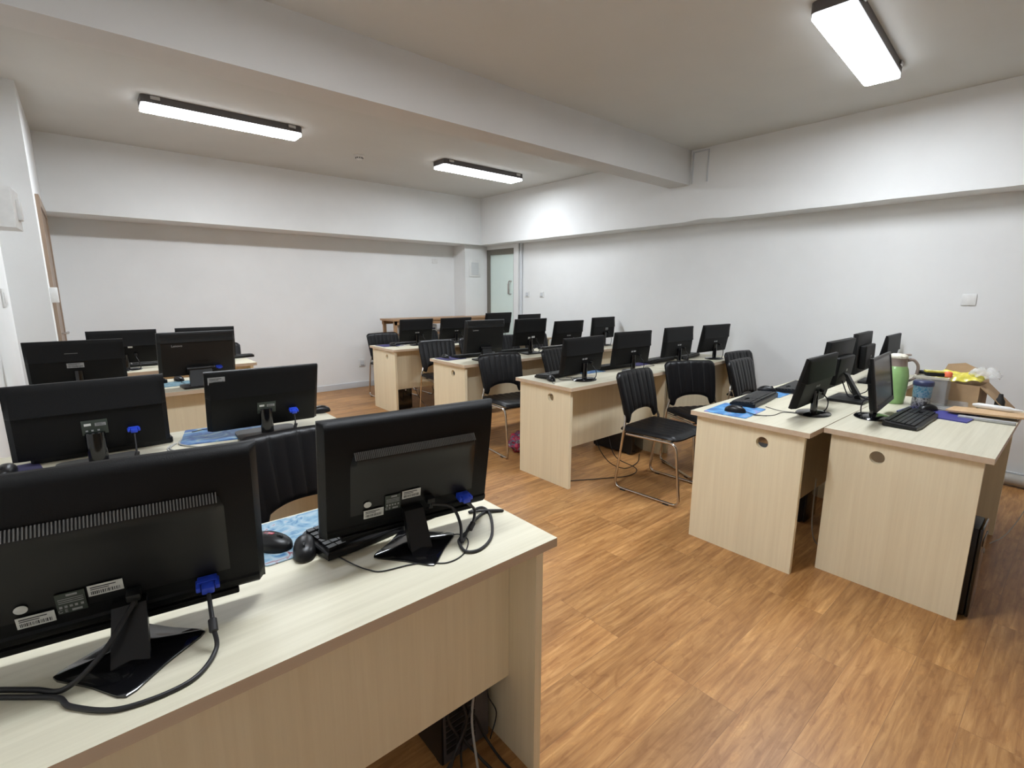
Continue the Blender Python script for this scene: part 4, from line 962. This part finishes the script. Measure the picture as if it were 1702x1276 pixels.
for nm, pts, r, m, l in [
    ('power_cable', [(.70, 1.10, .60), (.705, 1.06, .42), (.70, 1.04, .28), (.72, 1.05, .14), (.70, 1.06, .05), (.68, 1.02, .006), (.60, .97, .006)], .0035, 'cable', 'black cable hanging down behind the nearest computer case'),
    ('network_cable', [(.74, 1.10, .62), (.745, 1.05, .45), (.735, 1.02, .30), (.73, 1.03, .15), (.72, .99, .03), (.69, .93, .006), (.60, .84, .006)], .0038, 'wcable', 'grey network cable hanging below the modesty panel of the nearest desk'),
    ('video_cable', [(.76, 1.10, .60), (.755, 1.07, .40), (.72, 1.05, .22), (.76, 1.05, .12), (.79, 1.04, .04), (.80, .96, .006), (.82, .86, .006)], .004, 'cable', 'black cable looping to the floor by the nearest end panel'),
    ('power_cable', [(.66, 1.10, .55), (.67, 1.06, .35), (.655, 1.05, .20), (.69, 1.06, .10), (.66, 1.08, .03), (.58, 1.12, .006), (.46, 1.18, .006)], .0045, 'cable', 'thick black cable bundle left of the grey network cable'),
    ('power_cable', [(.82, 1.12, .5), (.83, 1.09, .32), (.80, 1.08, .2), (.835, 1.10, .1), (.81, 1.12, .02)], .002, 'cable', 'thin black cable loop against the nearest end panel'),
    ('power_cable', [(2.98, 2.46, .45), (2.96, 2.43, .25), (3.02, 2.35, .08), (3.15, 2.28, .006), (3.35, 2.30, .006), (3.55, 2.42, .006)], .0035, 'cable', 'black cable drooping from the middle desk panel onto the floor, left one'),
    ('power_cable', [(3.12, 2.46, .45), (3.12, 2.42, .22), (3.14, 2.36, .08), (3.22, 2.22, .006), (3.05, 2.16, .006), (2.85, 2.25, .006), (2.62, 2.38, .006)], .0035, 'cable', 'black cable looping across the floor beside the middle desk end panel'),
    ('power_cable', [(2.95, 5.30, .45), (2.93, 5.20, .22), (2.97, 5.12, .08), (3.05, 5.05, .01), (3.15, 5.08, .10), (3.12, 5.15, .25)], .0035, 'cable', 'black cable loop hanging under the far row desk'),
    ('power_cable', [(2.62, 3.75, .006), (2.50, 3.62, .006), (2.46, 3.48, .006), (2.60, 3.40, .006)], .0035, 'cable', 'black cable lying by the aisle end panel of the third row'),
    ('power_cable', [(.69, 1.03, .45), (.70, 1.04, .33), (.74, 1.03, .22), (.70, 1.04, .12), (.73, 1.02, .05), (.76, .95, .006)], .0045, 'cable', 'black cable crossing the back of the nearest computer case'),
    ('power_cable', [(.72, 1.035, .5), (.69, 1.04, .3), (.71, 1.03, .16), (.66, 1.03, .06), (.63, 1.0, .006), (.66, .93, .006)], .0045, 'cable', 'black cable hanging in front of the lower half of the nearest computer case'),
    ('network_cable', [(2.88, .845, .42), (2.86, .835, .20), (2.90, .83, .08), (2.98, .82, .01), (3.10, .82, .006)], .0035, 'wcable', 'grey cable hanging in the gap between the two right desks'),
    ('network_cable', [(3.90, .165, .72), (4.15, .10, .55), (4.25, .08, .35), (4.1, .10, .15), (3.9, .15, .03), (3.75, .2, .006)], .0022, 'wcable', 'thin grey cable hanging in front of the right wall'),
]: wire(nm, [(x, min(y, 1.045), z) if x < 1 else (x, y, z) for x, y, z in pts], r, m, l, 'cable', 'cables hanging and lying under the desks')
b = B(); b.tube(spl([(5.06, 1.2, .05), (5.06, .4, .05), (5.05, .0, .048), (5.02, -.6, .048)], 8), .043, 16); tag(b.build('pipe', 'pipe', None, 60), 'thick grey pipe lying along the foot of the right wall', 'pipe')
# snack bag behind the middle desk panel
b = B(); bm = bmesh.new(); bmesh.ops.create_icosphere(bm, subdivisions=4, radius=1)
for v in bm.verts:
    c = v.co; q = 1 + .30 * mnoise.noise(c * 2.2) + .16 * mnoise.noise(c * 6)
    v.co = Vector((c.x * .13 * q, c.y * .11 * q, max(0, .085 + c.z * .095 * q)))
b.add([v.co[:] for v in bm.verts], [[v.index for v in f.verts] for f in bm.faces]); bm.free()
o = b.build('plastic_bag', 'redbag', None, 50); o.location = (2.84, 3.16, 0); tag(o, 'crumpled red and blue printed plastic bag on the floor behind the middle desk', 'plastic bag')

# brown table by the back wall
t = thing('side_table', 'long orange brown wooden table against the back wall', 'table', (4.15, 6.50, 0), 0)
b = B(); b.box(-.93, .93, -.20, .20, .985, 1.01); b.build('tabletop', ['browntable'], t, 0)
b = B(); b.box(-.91, .91, -.185, -.165, .93, .984); b.box(-.91, .91, .165, .185, .93, .984); b.build('apron', 'browntable', t, 0)
for sx in (-1, 1):
    for sy in (-1, 1):
        b = B(); b.box(sx * .88 - .02, sx * .88 + .02, sy * .165 - .02, sy * .165 + .02, 0, .985); b.build('leg', 'browntable', t, 0)
b = B(); b.box(-.86, .86, -.16, .16, .78, .798); b.build('shelf', 'browntable', t, 0)
for x, w, h, m, l, nm in [(3.52, .16, .12, 'paper', 'white box on the shelf of the brown table, left one', 'storage_box'), (3.84, .30, .11, 'paper', 'white carton on the shelf of the brown table beside the first monitor', 'storage_box')]:
    b = B(); b.box(-w / 2, w / 2, -.10, .10, 0, h, 0, .004); b.box(-w * .4, w * .4, -.102, -.100, h * .4, h * .6, 1); o = b.build(nm, [m, 'navy'], None, 0); o.location = (x, 6.5, .7985); tag(o, l, 'box', 'white boxes under the brown table')
b = B(); b.lathe([(.035, 0), (.04, .01), (.04, .12), (.025, .14), (.018, .16)], 20); o = b.build('bottle', 'white', None, 50); o.location = (3.37, 6.48, .7985); tag(o, 'white bottle at the left end under the brown table top', 'bottle')
